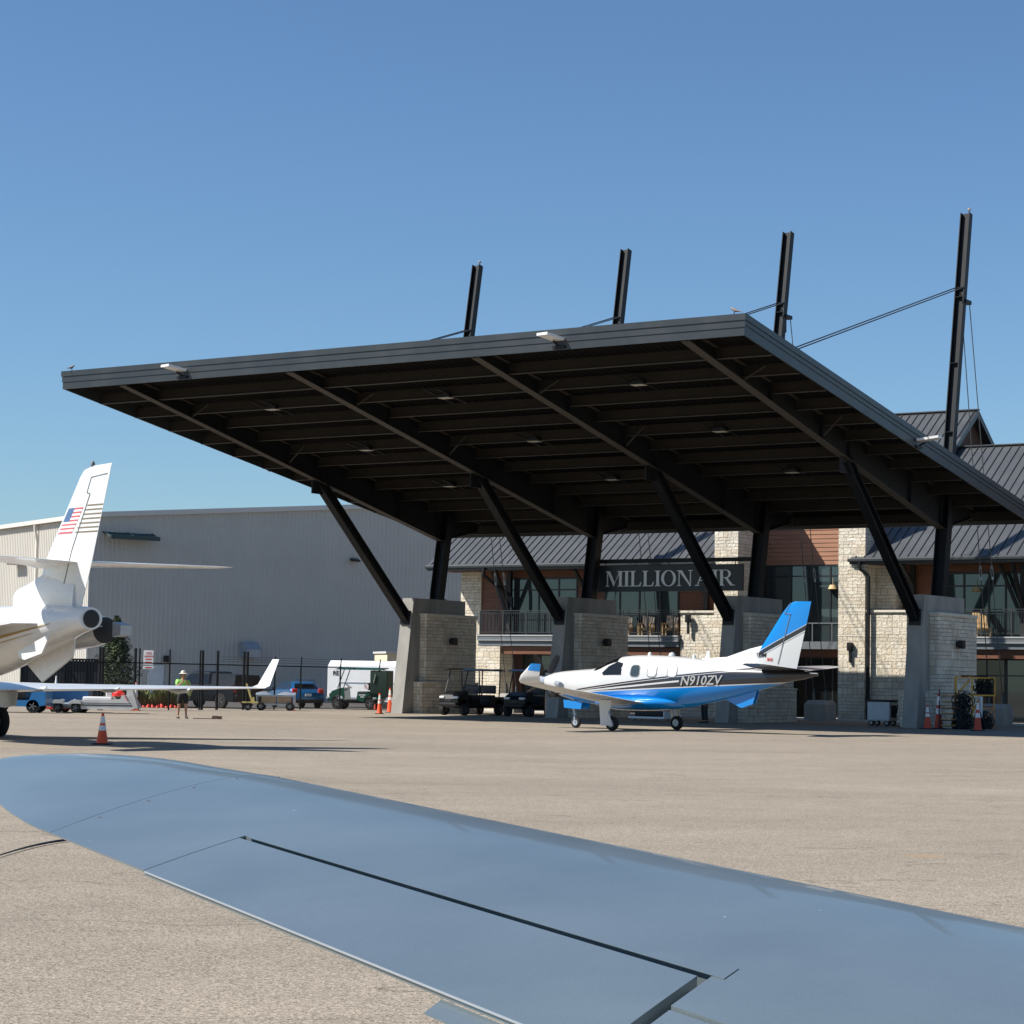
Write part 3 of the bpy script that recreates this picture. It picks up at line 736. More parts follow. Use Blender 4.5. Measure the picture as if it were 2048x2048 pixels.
for pts in ([(-.26, 8.7, 11.05), (-.22, 8.7, 10.6), (-.08, 8.7, 9.9), (-.08, 8.7, .1)],):
    for a, c in zip(pts[:-1], pts[1:]): b.bar(a, c, .14, .14, (0, 1, 0))
b.build('downspout', M_HTRIM, han, angle=0)
M_LOUV = mat('green_louvre', (.045, .075, .068), .5)
b = MB()
for i in range(7): b.bar((.8, -.15 - i * .17, 10.15 - i * .045), (4.0, -.15 - i * .17, 10.15 - i * .045), .02, .12, (0, .6, 1))
for x in (.8, 2.4, 4.0): b.bar((x, -.02, 10.2), (x, -1.3, 9.86), .06, .12)
b.box(.8, 4.0, -1.34, -1.28, 9.72, 9.98); b.build('louvred_sunshade', M_LOUV, han, angle=0)
b = MB(); b.prism([(-.04, 2.75), (-1.1, 2.75), (-1.1, 3.25), (-.5, 3.72), (-.04, 3.72)], 'x', 10.2, 11.2); b.build('vent_hood', M_GALV, han, angle=0)
b = MB(); b.box(4.1, 5.05, -.09, -.03, .13, 2.15); b.box(4.9, 4.95, -.13, -.09, 1.0, 1.15); b.build('door', M_WHITE, han, angle=0)
for x, y_, z in ((18.2, 0, 9.2),):
    b = MB(); b.prism([(-.05, z), (-.55, z - .1), (-.55, z + .02), (-.05, z + .16)], 'x', x - .25, x + .25); b.build('wall_lamp', M_BLACK, han, angle=0)
b = MB(); b.prism([(10.6, 8.55), (12.4, 8.55), (12.2, 8.75), (10.9, 8.75)], 'x', -.7, -.05); b.build('side_lamp', mat('bronze', (.10, .07, .05), .5), han, angle=0)
b = MB(); b.bbox(5.0, 5.35, -.3, -.05, 2.35, 2.75, .03); b.build('utility_box', M_BLACK, han)

p0 = P(772, 1402, 128); cre = thing('utility_shed', 'small cream clad shed peeking out left of the first stone pier', 'shed', (p0.x, 128, 0), .3)
b = MB(); b.bbox(0, 3.2, 0, 3, 0, 3.02, .02); b.build('wall', mat('cream_cladding', (.78, .68, .46), .6, var=.05), cre, angle=0)
b = MB(); b.box(-.08, 3.28, -.08, 3.08, 3.02, 3.14); b.build('roof', M_OFFW, cre, angle=0)

# ------------------------------------------------------------------ fence
f0, f1 = G(190, 1420.5), G(775, 1418.8)
fd = (f1 - f0).normalized(); frz = math.atan2(fd.y, fd.x); flen = (f1 - f0).length
fen = thing('chain_link_fence', 'black chain link security fence with barbed wire arms in front of the hangar', 'fence', tuple(f0), frz)
def fs(px):
    r = ray(px, 1419); # intersect vertical plane of the fence
    n = Vector((-fd.y, fd.x, 0)); k = f0.dot(n) / (Vector((r.x, r.y, 0)).dot(n))
    return (Vector((r.x * k, r.y * k, 0)) - f0).dot(fd)
heavy = [197, 203, 268, 403, 433, 486, 493]; thin = [276.5, 337, 398]; arms = [548, 600, 679, 757]
for px in heavy + thin + arms:
    x = fs(px); b = MB(); r = .062 if px in heavy else .04
    h = 2.75 if px in heavy + thin else 2.15
    b.cyl((x, 0, 0), (x, 0, h), r, n=8)
    if px in arms: b.bar((x, 0, 2.1), (x - .32, -.30, 2.55), .05, .05)
    b.build('post', M_STEEL, fen)
b = MB()
b.cyl((-.2, 0, 2.1), (flen, 0, 2.1), .032, n=6); b.cyl((-.2, 0, .95), (fs(548), 0, .95), .028, n=6)
for i in range(3): b.cyl((fs(433), -.1 - .08 * i, 2.25 + .11 * i), (flen, -.1 - .08 * i, 2.25 + .11 * i), .007, n=4)
b.build('rail', M_STEEL, fen)
# chain link fabric: fine diagonal wires
b = MB(); st = .12; hh = 2.05; x = -hh
while x < flen:
    for sg in (1, -1):
        xa, xb = (x, x + hh) if sg > 0 else (x + hh, x)
        a0, a1 = max(0, min(flen, xa)), max(0, min(flen, xb))
        za = .05 + (a0 - xa) * (1 if sg > 0 else -1); zb_ = hh - (xb - a1) * (1 if sg > 0 else -1)
        if abs(a0 - a1) > .05: b.bar((a0, .03 * sg, za), (a1, .03 * sg, zb_), .0035, .0035)
    x += st
b.build('chain_link_mesh', M_STEEL, fen, angle=0)
# dark slatted screen at the left
q0, q1 = P(40, 1421, 113), P(200, 1421, 113)
scn = thing('privacy_screen', 'black slatted enclosure under the jet fuselage beside the conifer', 'screen', (q0.x, 113, 0), 0)
b = MB(); n = int((q1.x - q0.x) / .16)
for i in range(n): b.box(i * .16, i * .16 + .13, 0, .03, .08, 2.25)
b.build('slats', M_BLACK, scn, angle=0)
b = MB(); b.box(0, q1.x - q0.x, .05, .07, .05, 2.2); b.build('backing', M_BLACK, scn, angle=0)
b = MB(); L_ = q1.x - q0.x
b.box(0, L_, -.05, -.004, 1.95, 2.0); b.box(0, L_, -.05, -.004, .3, .36); b.box(0, L_, -.05, .08, 2.25, 2.33)
for x in (0, 1.15, 2.2, 3.3, L_): b.box(x - .04, x + .04, -.06, -.002, 0, 2.3)
b.bar((1.2, -.03, 1.95), (2.1, -.03, .4), .03, .03); b.bar((2.3, -.03, 1.95), (3.2, -.03, .4), .03, .03)
b.build('screen_frame', M_STEEL, scn, angle=0)

# conifer
tp = P(229, 1415, 116); tree = thing('juniper_tree', 'dark green conical juniper tree behind the jet tail and fence', 'tree', (tp.x, 116, 0), 0)
b = MB(); b.cyl((0, 0, 0), (0, 0, 3.6), .13, .03, 8)
for i in range(40):
    a = random.random() * 6.28; z = .5 + random.random() * 3; r = max(.15, .95 * (1 - z / 4.3)); b.cyl((0, 0, z), (math.cos(a) * r, math.sin(a) * r, z + .35), .025, .006, 5)
b.build('trunk', mat('bark', (.10, .07, .05), .9), tree)
b = MB()
for i in range(16000):
    z = .15 + 4.4 * random.random() ** 1.05; rm = max(.10, 1.3 * (1 - (z / 4.75) ** 1.6))
    a = random.random() * 6.283
    lump = 1 + .28 * math.sin(a * 3 + z * 4) + .18 * math.sin(a * 7 - z * 9)
    r = rm * lump * math.sqrt(random.random() * .85 + .15) * random.uniform(.75, 1.02)
    if math.sin(a * 5 + z * 7) + math.sin(z * 11 + a * 2) < -1.25: continue
    c = Vector((math.cos(a) * r, math.sin(a) * r, z)); s_ = random.uniform(.03, .075)
    d = Vector((random.gauss(0, 1), random.gauss(0, 1), random.gauss(.6, 1))).normalized(); e = d.orthogonal().normalized()
    b.add([c - e * s_ * .5, c + e * s_ * .5, c + d * s_ * 2.0], [(0, 1, 2)], random.choice((0, 0, 1, 2)))
b.build('crown', [mat('juniper_dark', (.035, .055, .022), .8), mat('juniper_mid', (.055, .08, .03), .8), mat('juniper_light', (.10, .115, .045), .8)], tree, angle=0)
# weeds by the fence
b = MB()
for i in range(9000):
    px = random.uniform(276, 372); Y = random.uniform(107.3, 109.3); base = P(px, 1419, Y)
    h = random.uniform(.2, 1.15) * (0.75 + .25 * math.sin(px * .12)); a = random.random() * 6.28
    l = Vector((math.cos(a), math.sin(a), 0)) * h * .35; w = Vector((-math.sin(a), math.cos(a), 0)) * .018
    o = Vector((base.x, Y, 0)); b.add([o - w, o + w, o + l * .4 + Vector((0, 0, h * .7)) + w * .7, o + l + Vector((0, 0, h))], [(0, 1, 2, 3)], random.choice((0, 1)))
o = b.build('grass', [mat('weed_green', (.10, .13, .04), .8), mat('weed_pale', (.20, .21, .08), .8)], None, angle=0)
tag(o, 'tall weeds growing along the foot of the fence beside the black pickup', 'grass', kind='stuff')
# red netting heaped at the foot of the fence
b = MB(); prev = None
for i in range(70):
    px = 272 + i * 1.3; c = P(px, 1419, 107.2 + .25 * math.sin(i * .9)); h = .10 + .05 * math.sin(i * .37) + .05 * random.random()
    cur_ = [(c.x, c.y - .22, .01), (c.x, c.y - .08, h), (c.x + .02, c.y + .06, h * .7), (c.x, c.y + .2, .01)]
    if prev: b.loft([prev, cur_], 0, False, False)
    prev = cur_
o = b.build('safety_netting', mat('netting_red', (.72, .10, .07), .7, var=.3, vscale=12), None, angle=0)
tag(o, 'crumpled red safety netting lying along the fence foot behind the man', 'netting')
# roadside sign
sp_ = P(297, 1418, 108); sg_ = thing('parking_sign', 'small white sign with red lettering on a thin post beside the juniper tree', 'sign', (sp_.x, 107.6, 0), 0)
b = MB(); b.box(-.03, .03, 0, .05, 0, 2.72); b.build('post', M_GALV, sg_, angle=0)
b = MB(); b.bbox(-.24, .24, -.03, -.002, 2.05, 2.74, .01); b.bbox(-.26, .26, -.03, -.002, 1.84, 1.99, .01); o = b.build('sign_plate', M_WHITE, sg_, angle=0)
for tx, zz, sz in (('NO', 2.56, .16), ('PARKING', 2.43, .105)):
    put_text('lettering', tx, sz, M_RED, o, (-.03 * len(tx) * sz / .105 if len(tx) > 3 else -.11, -.034, zz), (1, 0, 0), (0, 0, 1), extrude=.002, bold=.002)
for zz_ in (2.30, 2.15, 1.90):
    b = MB(); b.box(-.15, .15, -.036, -.032, zz_, zz_ + .05); b.build('red_band', M_RED, o, angle=0)

# ------------------------------------------------------------------ lofting helpers for aircraft
def fus_ring(x, zt, zbm_, hw, n=28, e=2.0, zc=None):
    zc = (zt + zbm_) / 2 if zc is None else zc; r = []
    for i in range(n):
        a = 2 * math.pi * i / n; c, s_ = math.cos(a), math.sin(a)
        y = hw * math.copysign(abs(c) ** (2 / e), c); hh = (zt - zc) if s_ > 0 else (zc - zbm_)
        r.append((x, y, zc + hh * math.copysign(abs(s_) ** (2 / e), s_)))
    return r
def smooth_sections(secs, step=.25):
    out = []; n = len(secs)
    def cr(p0, p1, p2, p3, t):
        return .5 * ((2 * p1) + (-p0 + p2) * t + (2 * p0 - 5 * p1 + 4 * p2 - p3) * t * t + (-p0 + 3 * p1 - 3 * p2 + p3) * t ** 3)
    for i in range(n - 1):
        a = [secs[max(0, i - 1)], secs[i], secs[i + 1], secs[min(n - 1, i + 2)]]
        k = max(1, int(abs(a[2][0] - a[1][0]) / step))
        for j in range(k):
            t = j / k; out.append(tuple(cr(a[0][m], a[1][m], a[2][m], a[3][m], t) if m else a[1][0] + (a[2][0] - a[1][0]) * t for m in range(len(a[0]))))
    out.append(secs[-1]); return out
def foil(le, te, thick, up=(0, 0, 1), n=9, round_=1.0):
    le, te, up = Vector(le), Vector(te), Vector(up).normalized(); c = (te - le).length; top, bot = [], []
    for i in range(n):
        u = (1 - math.cos(math.pi * i / (n - 1))) / 2
        y = 5 * thick * (.2969 * math.sqrt(u) - .126 * u - .3516 * u * u + .2843 * u ** 3 - .1015 * u ** 4) * c
        p = le + (te - le) * u; top.append(p + up * (y + .0015 * c)); bot.append(p - up * (y * .75 + .0015 * c))
    return top + bot[::-1][:-1]

# ------------------------------------------------------------------ turboprop airplane
def livery_mat():
    m = bpy.data.materials.new('turboprop_livery'); m.use_nodes = True; n = m.node_tree; b = n.nodes['Principled BSDF']; L = n.links.new
    tc = n.nodes.new('ShaderNodeTexCoord'); sp = n.nodes.new('ShaderNodeSeparateXYZ'); L(tc.outputs['Object'], sp.inputs[0])
    def math_(op, a, c=None, d=None):
        k = n.nodes.new('ShaderNodeMath'); k.operation = op
        for i, v in enumerate((a, c, d)):
            if v is None: continue
            if isinstance(v, (int, float)): k.inputs[i].default_value = v
            else: L(v, k.inputs[i])
        return k.outputs[0]
    X, Z = sp.outputs[0], sp.outputs[2]
    x2 = math_('MULTIPLY', X, X)
    zu = math_('ADD', math_('MULTIPLY_ADD', X, -.125, 1.68), math_('MULTIPLY', x2, -.004))
    zl = math_('MULTIPLY_ADD', X, -.055, 1.36)
    def mixc(f, a, c):
        k = n.nodes.new('ShaderNodeMix'); k.data_type = 'RGBA'; L(f, k.inputs[0])
        for i, v in ((6, a), (7, c)):
            if isinstance(v, tuple): k.inputs[i].default_value = (*v, 1)
            else: L(v, k.inputs[i])
        return k.outputs[2]
    white, black, blue, grey = (.58, .58, .57), (.018, .018, .022), (.0, .20, .58), (.5, .5, .5)
    col = mixc(math_('GREATER_THAN', Z, zl), blue, white)                         # pinstripe base
    col = mixc(math_('GREATER_THAN', Z, math_('ADD', zl, .035)), col, black)
    d1 = math_('ABSOLUTE', math_('SUBTRACT', Z, math_('MULTIPLY_ADD', X, -.10, 1.50)))
    w1 = math_('MULTIPLY', math_('LESS_THAN', d1, .028), math_('GREATER_THAN', X, -1.9))
    col = mixc(w1, col, white)
    col = mixc(math_('GREATER_THAN', Z, math_('SUBTRACT', zu, .07)), col, grey)
    col = mixc(math_('GREATER_THAN', Z, math_('SUBTRACT', zu, .05)), col, black)
    col = mixc(math_('GREATER_THAN', Z, zu), col, white)
    nose = math_('GREATER_THAN', X, 2.75)
    col = mixc(math_('MULTIPLY', nose, math_('GREATER_THAN', Z, math_('MULTIPLY_ADD', X, -.03, 1.36))), col, white)
    L(col, b.inputs['Base Color']); b.inputs['Roughness'].default_value = .22; b.inputs['Coat Weight'].default_value = .5; b.inputs['Coat Roughness'].default_value = .05
    return m
M_LIV = livery_mat()
def fin_mat():
    m = M_LIV.copy(); m.name = 'fin_livery'; n = m.node_tree
    for k in list(n.nodes):
        if k.type not in ('BSDF_PRINCIPLED', 'OUTPUT_MATERIAL', 'TEX_COORD'): n.nodes.remove(k)
    b = n.nodes['Principled BSDF']; L = n.links.new
    tc = n.nodes['Texture Coordinate']; sp = n.nodes.new('ShaderNodeSeparateXYZ'); L(tc.outputs['Object'], sp.inputs[0])
    k = n.nodes.new('ShaderNodeMath'); k.operation = 'MULTIPLY_ADD'; k.inputs[1].default_value = .50; L(sp.outputs[0], k.inputs[0]); L(sp.outputs[2], k.inputs[2])
    r = n.nodes.new('ShaderNodeValToRGB'); r.color_ramp.interpolation = 'CONSTANT'
    mr = n.nodes.new('ShaderNodeMapRange'); mr.inputs[1].default_value = -.6; mr.inputs[2].default_value = .9; L(k.outputs[0], mr.inputs[0]); L(mr.outputs[0], r.inputs[0])
    e = r.color_ramp.elements; e[0].position = 0; e[0].color = (.58, .58, .57, 1)
    e[1].position = .540; e[1].color = (.018, .018, .022, 1)
    for p_, c in ((.50, (.25, .25, .26, 1)), (.52, (.58, .58, .57, 1)), (.645, (.58, .58, .57, 1)), (.66, (.0, .20, .58, 1))):
        x = e.new(p_); x.color = c
    L(r.outputs[0], b.inputs['Base Color'])
    return m
M_FIN = fin_mat()
TH = math.atan2(math.sin(R(38)), -math.cos(R(38)))      # heading: left and away
tb = thing('turboprop_airplane', 'white, black and blue single engine airplane parked under the canopy', 'airplane', (4.55, 75.9, 0), TH)
secs = [(3.98, 1.86, 1.34, .30), (3.8, 1.90, 1.24, .38), (3.3, 1.97, 1.08, .46), (2.6, 2.03, .92, .53), (1.95, 2.08, .84, .60), (1.55, 2.19, .80, .63), (1.15, 2.38, .78, .64),
        (.75, 2.50, .77, .65), (.2, 2.55, .76, .66), (-.8, 2.55, .77, .66), (-1.8, 2.50, .82, .63), (-2.8, 2.40, .98, .54), (-3.8, 2.29, 1.20, .42), (-4.8, 2.20, 1.46, .29), (-5.7, 2.14, 1.70, .19), (-6.4, 2.08, 1.82, .11), (-6.85, 2.04, 1.93, .05)]
b = MB(); b.loft([fus_ring(x, zt, zb_, hw, 36, 2.15) for x, zt, zb_, hw in smooth_sections(secs, .12)]); body = b.build('fuselage', M_LIV, tb, angle=60)
b = MB(); b.lathe([(.001, .58), (.09, .50), (.18, .36), (.26, .18), (.29, 0)], (4.0, 0, 1.60), (1, 0, 0), 20); pr = b.build('spinner', M_GALV, tb, angle=60)
for i in range(5):
    a = R(36 + 72 * i); y, z = math.sin(a), math.cos(a); d = Vector((0, y, z)); tg = Vector((.75, z * .66, -y * .66)).normalized(); th_ = d.cross(tg)
    b = MB(); rings = []
    for r, w in ((.2, .05), (.35, .10), (.6, .13), (.95, .12), (1.13, .08), (1.16, .03)):
        tw = tg; c = Vector((4.12, 0, 1.60)) + d * r
        rings.append([c + tw * w, c + th_ * .014, c - tw * w, c - th_ * .014])
    b.loft(rings); b.build('propeller_blade', M_BLACK, tb, angle=60)
# exhaust stub and intake
b = MB(); b.cyl((3.35, .40, 1.55), (3.05, .58, 1.50), .10, .09, 10); b.build('exhaust', M_GALV, tb)
b = MB(); b.bbox(3.55, 3.9, -.2, .2, 1.05, 1.25, .04); b.build('intake', M_BLACK, tb)
def panel_on_body(name, pts, m, parent, off=.012, sgn=1):      # pts (x,z) outline projected on the fuselage side
    ss = smooth_sections(secs, .12)
    def yat(x, z):
        for a, c in zip(ss[:-1], ss[1:]):
            if c[0] <= x <= a[0]:
                f = (x - a[0]) / (c[0] - a[0]); zt, z_, hw = (a[i] + (c[i] - a[i]) * f for i in (1, 2, 3)); break
        zc = (zt + z_) / 2; hh = (zt - z_) / 2; q = min(.999, abs((z - zc) / hh))
        return hw * (1 - q ** 2.15) ** (1 / 2.15)
    cx = sum(p[0] for p in pts) / len(pts); cz = sum(p[1] for p in pts) / len(pts)
    b = MB(); rings = [[(x, sgn * (yat(x, z) + off), z) for x, z in pts]]
    for f in (.5, .02): rings.append([(cx + (x - cx) * f, sgn * (yat(cx + (x - cx) * f, cz + (z - cz) * f) + off), cz + (z - cz) * f) for x, z in pts])
    b.loft(rings, 0, False); return b.build(name, m, parent, angle=60)
def rrect(x, z, w, h, r=.07, n=4):
    p = []
    for cx, cz, a0 in ((x + w / 2 - r, z + h / 2 - r, 0), (x - w / 2 + r, z + h / 2 - r, 90), (x - w / 2 + r, z - h / 2 + r, 180), (x + w / 2 - r, z - h / 2 + r, 270)):
        for i in range(n + 1): a = R(a0 + 90 * i / n); p.append((cx + r * math.cos(a), cz + r * math.sin(a)))
    return p
M_SEAL = mat('window_seal', (.14, .15, .16), .5)
M_SHADE2 = mat('window_blind', (.72, .72, .70), .5)
for sg in (1, -1):
    for i, x in enumerate((-.12, -.82, -1.62)):
        w = panel_on_body('cabin_window', rrect(x, 2.02, .40, .44, .12), M_SEAL, tb, .008, sg)
        panel_on_body('pane', rrect(x, 2.02, .33, .37, .10), M_GLASS if i == 0 else M_SHADE2, w, .014, sg)
    w = panel_on_body('cockpit_window', [(.45, 1.88), (.45, 2.27), (.72, 2.32), (1.05, 2.16), (1.28, 1.93), (1.22, 1.86)], M_GLASSDK, tb, .022, sg)
ws = MB(); ring = []
for x in (1.78, 1.5, 1.2, .93, .74):
    s_ = [q for q in smooth_sections(secs, .06)]; q = min(s_, key=lambda k: abs(k[0] - x)); rr = fus_ring(q[0], q[1] + .012, q[2], q[3] + .012, 72, 2.15)
    ring.append([v for v in rr if v[2] > q[2] + (q[1] - q[2]) * .87][:])
m_ = min(len(r) for r in ring); ring = [r[(len(r) - m_) // 2:][:m_] for r in ring]
ws.loft(ring, 0, False, False); ws.build('windshield', M_GLASSDK, tb, angle=60)
# wings with winglets
for sg, nm in ((1, 'left'), (-1, 'right')):
    b = MB(); st = [(0.0, 1.42, -.62, .88), (.62, 1.42, -.62, .92), (1.0, 1.10, -.62, .97), (3.2, .93, -.40, 1.22), (5.6, .72, -.28, 1.50), (6.05, .60, -.28, 1.56)]
    b.loft([foil((l, sg * y, z), (t, sg * y, z - .02), .145 - y * .008, n=11) for y, l, t, z in st])
    w = b.build('wing', [M_GREYP], tb, angle=50)
    b = MB(); sa, sb_ = .93, -.40
    b.loft([foil((-.02 - .02 * y, sg * y, .965 + .115 * (y - .7)), (-.66 + .06 * (y - .7), sg * y, .955 + .115 * (y - .7) - .045), .12, n=7) for y in (.9, 4.3)])
    b.build('flap', M_GREYP, w, angle=50)
    b = MB()
    b.loft([foil((.60, sg * 6.04, 1.56), (-.30, sg * 6.04, 1.55), .09, (0, -sg * .3, 1)), foil((.52, sg * 6.22, 1.63), (-.34, sg * 6.22, 1.62), .09, (0, -sg, .8)),
            foil((.36, sg * 6.32, 1.80), (-.38, sg * 6.32, 1.79), .08, (0, -sg, .25)), foil((-.12, sg * 6.42, 2.16), (-.50, sg * 6.42, 2.15), .08, (0, -sg, .25))])
    wl = b.build('winglet', M_WHITEP, w, angle=50)
    b = MB(); b.loft([foil((.10, sg * 6.365, 1.96), (-.42, sg * 6.365, 1.92), .10, (0, -sg, .25)), foil((-.12, sg * 6.428, 2.165), (-.505, sg * 6.428, 2.155), .10, (0, -sg, .25))]); b.build('winglet_tip', M_BLUEP, wl, angle=50)
    # landing gear
    y = sg * 1.94
    b = MB(); b.cyl((.05, y, 1.0), (-.02, y, .42), .06, .05, 8); b.cyl((-.02, y, .45), (-.14, y, .24), .04, .04, 8); b.cyl((-.14, y - .10 * sg, .24), (-.14, y + .1 * sg, .24), .04, .04, 8); b.build('gear_strut', M_GALV, tb)
    b = MB(); b.lathe([(.10, -.09), (.20, -.09), (.235, -.06), (.245, 0), (.235, .06), (.20, .09), (.10, .09)], (-.14, y, .245), (0, 1, 0), 24); wh = b.build('wheel', M_TYRE, tb, angle=50)
    b = MB(); b.lathe([(.02, -.096), (.12, -.096), (.125, .096), (.02, .096)], (-.14, y, .245), (0, 1, 0), 16); b.build('rim', M_GALV, wh)
    b = MB(); yy = y + sg * .17
    b.prism([(.28, 1.02), (-.22, 1.02), (-.20, .78), (-.10, .62), (-.30, .18), (.20, .16), (.24, .62)], 'y', min(yy, yy + sg * .03), max(yy, yy + sg * .03)); b.build('gear_door', M_WHITEP, tb, angle=0)
b = MB(); b.loft([fus_ring(x, zt, zb_, hw, 24, 2.0) for x, zt, zb_, hw in smooth_sections([(2.0, 1.05, .86, .10), (1.4, 1.16, .72, .72), (.4, 1.2, .66, .86), (-.6, 1.2, .68, .80), (-1.5, 1.18, .76, .50), (-2.3, 1.1, .86, .08)], .2)])
b.build('belly_fairing', M_BLUEP, tb, angle=60)
b = MB(); b.prism([(-3.2, 1.20), (-4.0, .84), (-4.45, .98), (-4.6, 1.42)], 'y', .04, .07); b.build('ventral_fin', M_BLUEP, tb, angle=0)
b = MB(); b.prism([(-3.2, 1.20), (-4.0, .84), (-4.45, .98), (-4.6, 1.42)], 'y', -.14, -.11); b.build('ventral_fin', M_BLUEP, tb, angle=0)
# nose gear
b = MB(); b.cyl((2.9, 0, 1.0), (2.86, 0, .5), .05, .04, 8); b.cyl((2.86, 0, .5), (2.78, .07, .2), .03, .03, 6); b.cyl((2.86, 0, .5), (2.78, -.07, .2), .03, .03, 6); b.bar((2.98, 0, .8), (2.8, 0, .45), .05, .05); b.build('nose_gear_strut', M_GALV, tb)
b = MB(); b.lathe([(.08, -.06), (.16, -.06), (.19, -.03), (.19, .03), (.16, .06), (.08, .06)], (2.78, 0, .19), (0, 1, 0), 20); wh = b.build('wheel', M_TYRE, tb, angle=50)
b = MB(); b.lathe([(.02, -.064), (.10, -.064), (.10, .064), (.02, .064)], (2.78, 0, .19), (0, 1, 0), 16); b.build('rim', M_GALV, wh)
for sg in (1, -1):
    b = MB(); b.prism([(2.35, .92), (3.15, .98), (3.12, .70), (2.4, .66)], 'y', min(sg * .24, sg * .26), max(sg * .24, sg * .26)); b.build('nose_gear_door', M_BLUEP, tb, angle=0)
# tail
b = MB(); b.loft([foil((-4.15, 0, 2.05), (-6.05, 0, 2.05), .085, (0, 1, 0)), foil((-4.55, 0, 2.6), (-6.18, 0, 2.6), .08, (0, 1, 0)), foil((-5.55, 0, 4.0), (-6.52, 0, 4.0), .08, (0, 1, 0)), foil((-5.80, 0, 4.28), (-6.58, 0, 4.28), .08, (0, 1, 0)), foil((-5.98, 0, 4.34), (-6.60, 0, 4.34), .05, (0, 1, 0))])
# move livery origin for the fin: object coordinates are shared so the stripe is set by x and z
fin = b.build('tail_fin', M_FIN, tb, angle=50)
b = MB()
for a, c in (((-5.40, 2.3), (-5.85, 3.93)), ((-5.85, 3.93), (-5.62, 3.95)), ((-5.62, 3.95), (-5.86, 4.30))):
    for s_ in (1, -1): b.bar((a[0], s_ * .075, a[1]), (c[0], s_ * (.05 if c[1] < 4.1 else .03), c[1]), .004, .022)
b.build('rudder_gap', M_SEAL, fin, angle=0)
b = MB(); b.loft([[(-2.4, -.02, 2.42), (-2.4, .02, 2.42), (-2.4, 0, 2.45)], [(-3.4, -.10, 2.30), (-3.4, .10, 2.30), (-3.4, 0, 2.52)], [(-4.3, -.12, 2.2), (-4.3, .12, 2.2), (-4.3, 0, 2.80)], [(-4.75, -.05, 2.4), (-4.75, .05, 2.4), (-4.75, 0, 2.9)]]); b.build('dorsal_fin', M_WHITEP, tb, angle=50)
M_TAILBLK = mat('tail_black', (.020, .020, .024), .2, coat=.6)
for sg in (1, -1):
    b = MB(); b.loft([foil((-4.75, sg * .02, 2.12), (-6.55, sg * .02, 2.10), .10), foil((-5.1, sg * 1.2, 2.18), (-6.50, sg * 1.2, 2.17), .10), foil((-5.5, sg * 2.38, 2.25), (-6.42, sg * 2.38, 2.25), .09), foil((-5.7, sg * 2.5, 2.26), (-6.42, sg * 2.5, 2.26), .05)])
    b.build('tailplane', M_TAILBLK if sg > 0 else M_GREYP, tb, angle=50)
put_text('registration', 'N910ZV', .43, mat('registration_silver', (.40, .40, .39), .4), body, (-1.95, .645, 1.555), (-1, -.105, .035), (0, .03, 1), shear=.25, extrude=.004, bold=.006)
put_text('lettering', 'TBM', .19, M_BLACK, fin, (-4.55, .085, 2.53), (-1, .0, 0), (0, -.01, 1), shear=.2, extrude=.003, bold=.003, spacing=1.15)
put_text('lettering', '910', .14, M_RED, fin, (-4.98, .088, 2.40), (-1, 0, 0), (0, -.01, 1), shear=.2, extrude=.003, bold=.003)
b = MB()
for x, z, r in ((-.3, 2.56, .06), (-1.2, 2.56, .09), (-2.1, 2.5, .05)): b.lathe([(r * 1.4, -.02), (r * 1.2, .02), (r, .07), (r * .3, .10)], (x, 0, z), (0, 0, 1), 12)
b.prism([(-2.5, 2.42), (-2.62, 2.72), (-2.72, 2.72), (-2.72, 2.42)], 'y', -.012, .012)
b.build('antenna', M_WHITEP, tb)

# ------------------------------------------------------------------ white trijet at the left
JS = .92
JTH = math.pi / 2 + R(40)
tail_w = Vector((-9.20, 48.6, 0))
fwd = Vector((math.cos(JTH), math.sin(JTH), 0))
org = tail_w + fwd * (17.8 - 9.9) * JS
jet = thing('business_jet', 'white three engine business jet with gold stripe and flag on its tail, seen from behind', 'airplane', tuple(org), JTH)
def J(x, y, z): return ((9.9 - x) * JS, y * JS, z * JS)
def jloft(rings, mi=0): return [[J(*v) for v in r] for r in rings]
secs2 = [(0.2, 2.35, 1.9, .2), (.9, 2.7, 1.62, .55), (2.0, 3.05, 1.48, .80), (3.2, 3.38, 1.42, .95), (5, 3.42, 1.42, .98), (10, 3.42, 1.45, .98), (12, 3.42, 1.52, .96), (13.5, 3.42, 1.75, .88), (15, 3.42, 2.12, .74), (16.4, 3.40, 2.46, .56), (17.5, 3.36, 2.74, .38), (17.85, 3.33, 2.80, .30)]
b = MB(); b.loft(jloft([fus_ring(x, zt, zb_, hw, 36) for x, zt, zb_, hw in smooth_sections(secs2, .3)])); jb = b.build('fuselage', M_WHITEP, jet, angle=60)
b = MB(); b.lathe([(.215 * JS, .0), (.215 * JS, .03), (.17 * JS, .035), (.01, .034)], J(17.84, 0, 3.06), (-1, 0, 0), 24); b.build('exhaust', M_BLACK, jet)
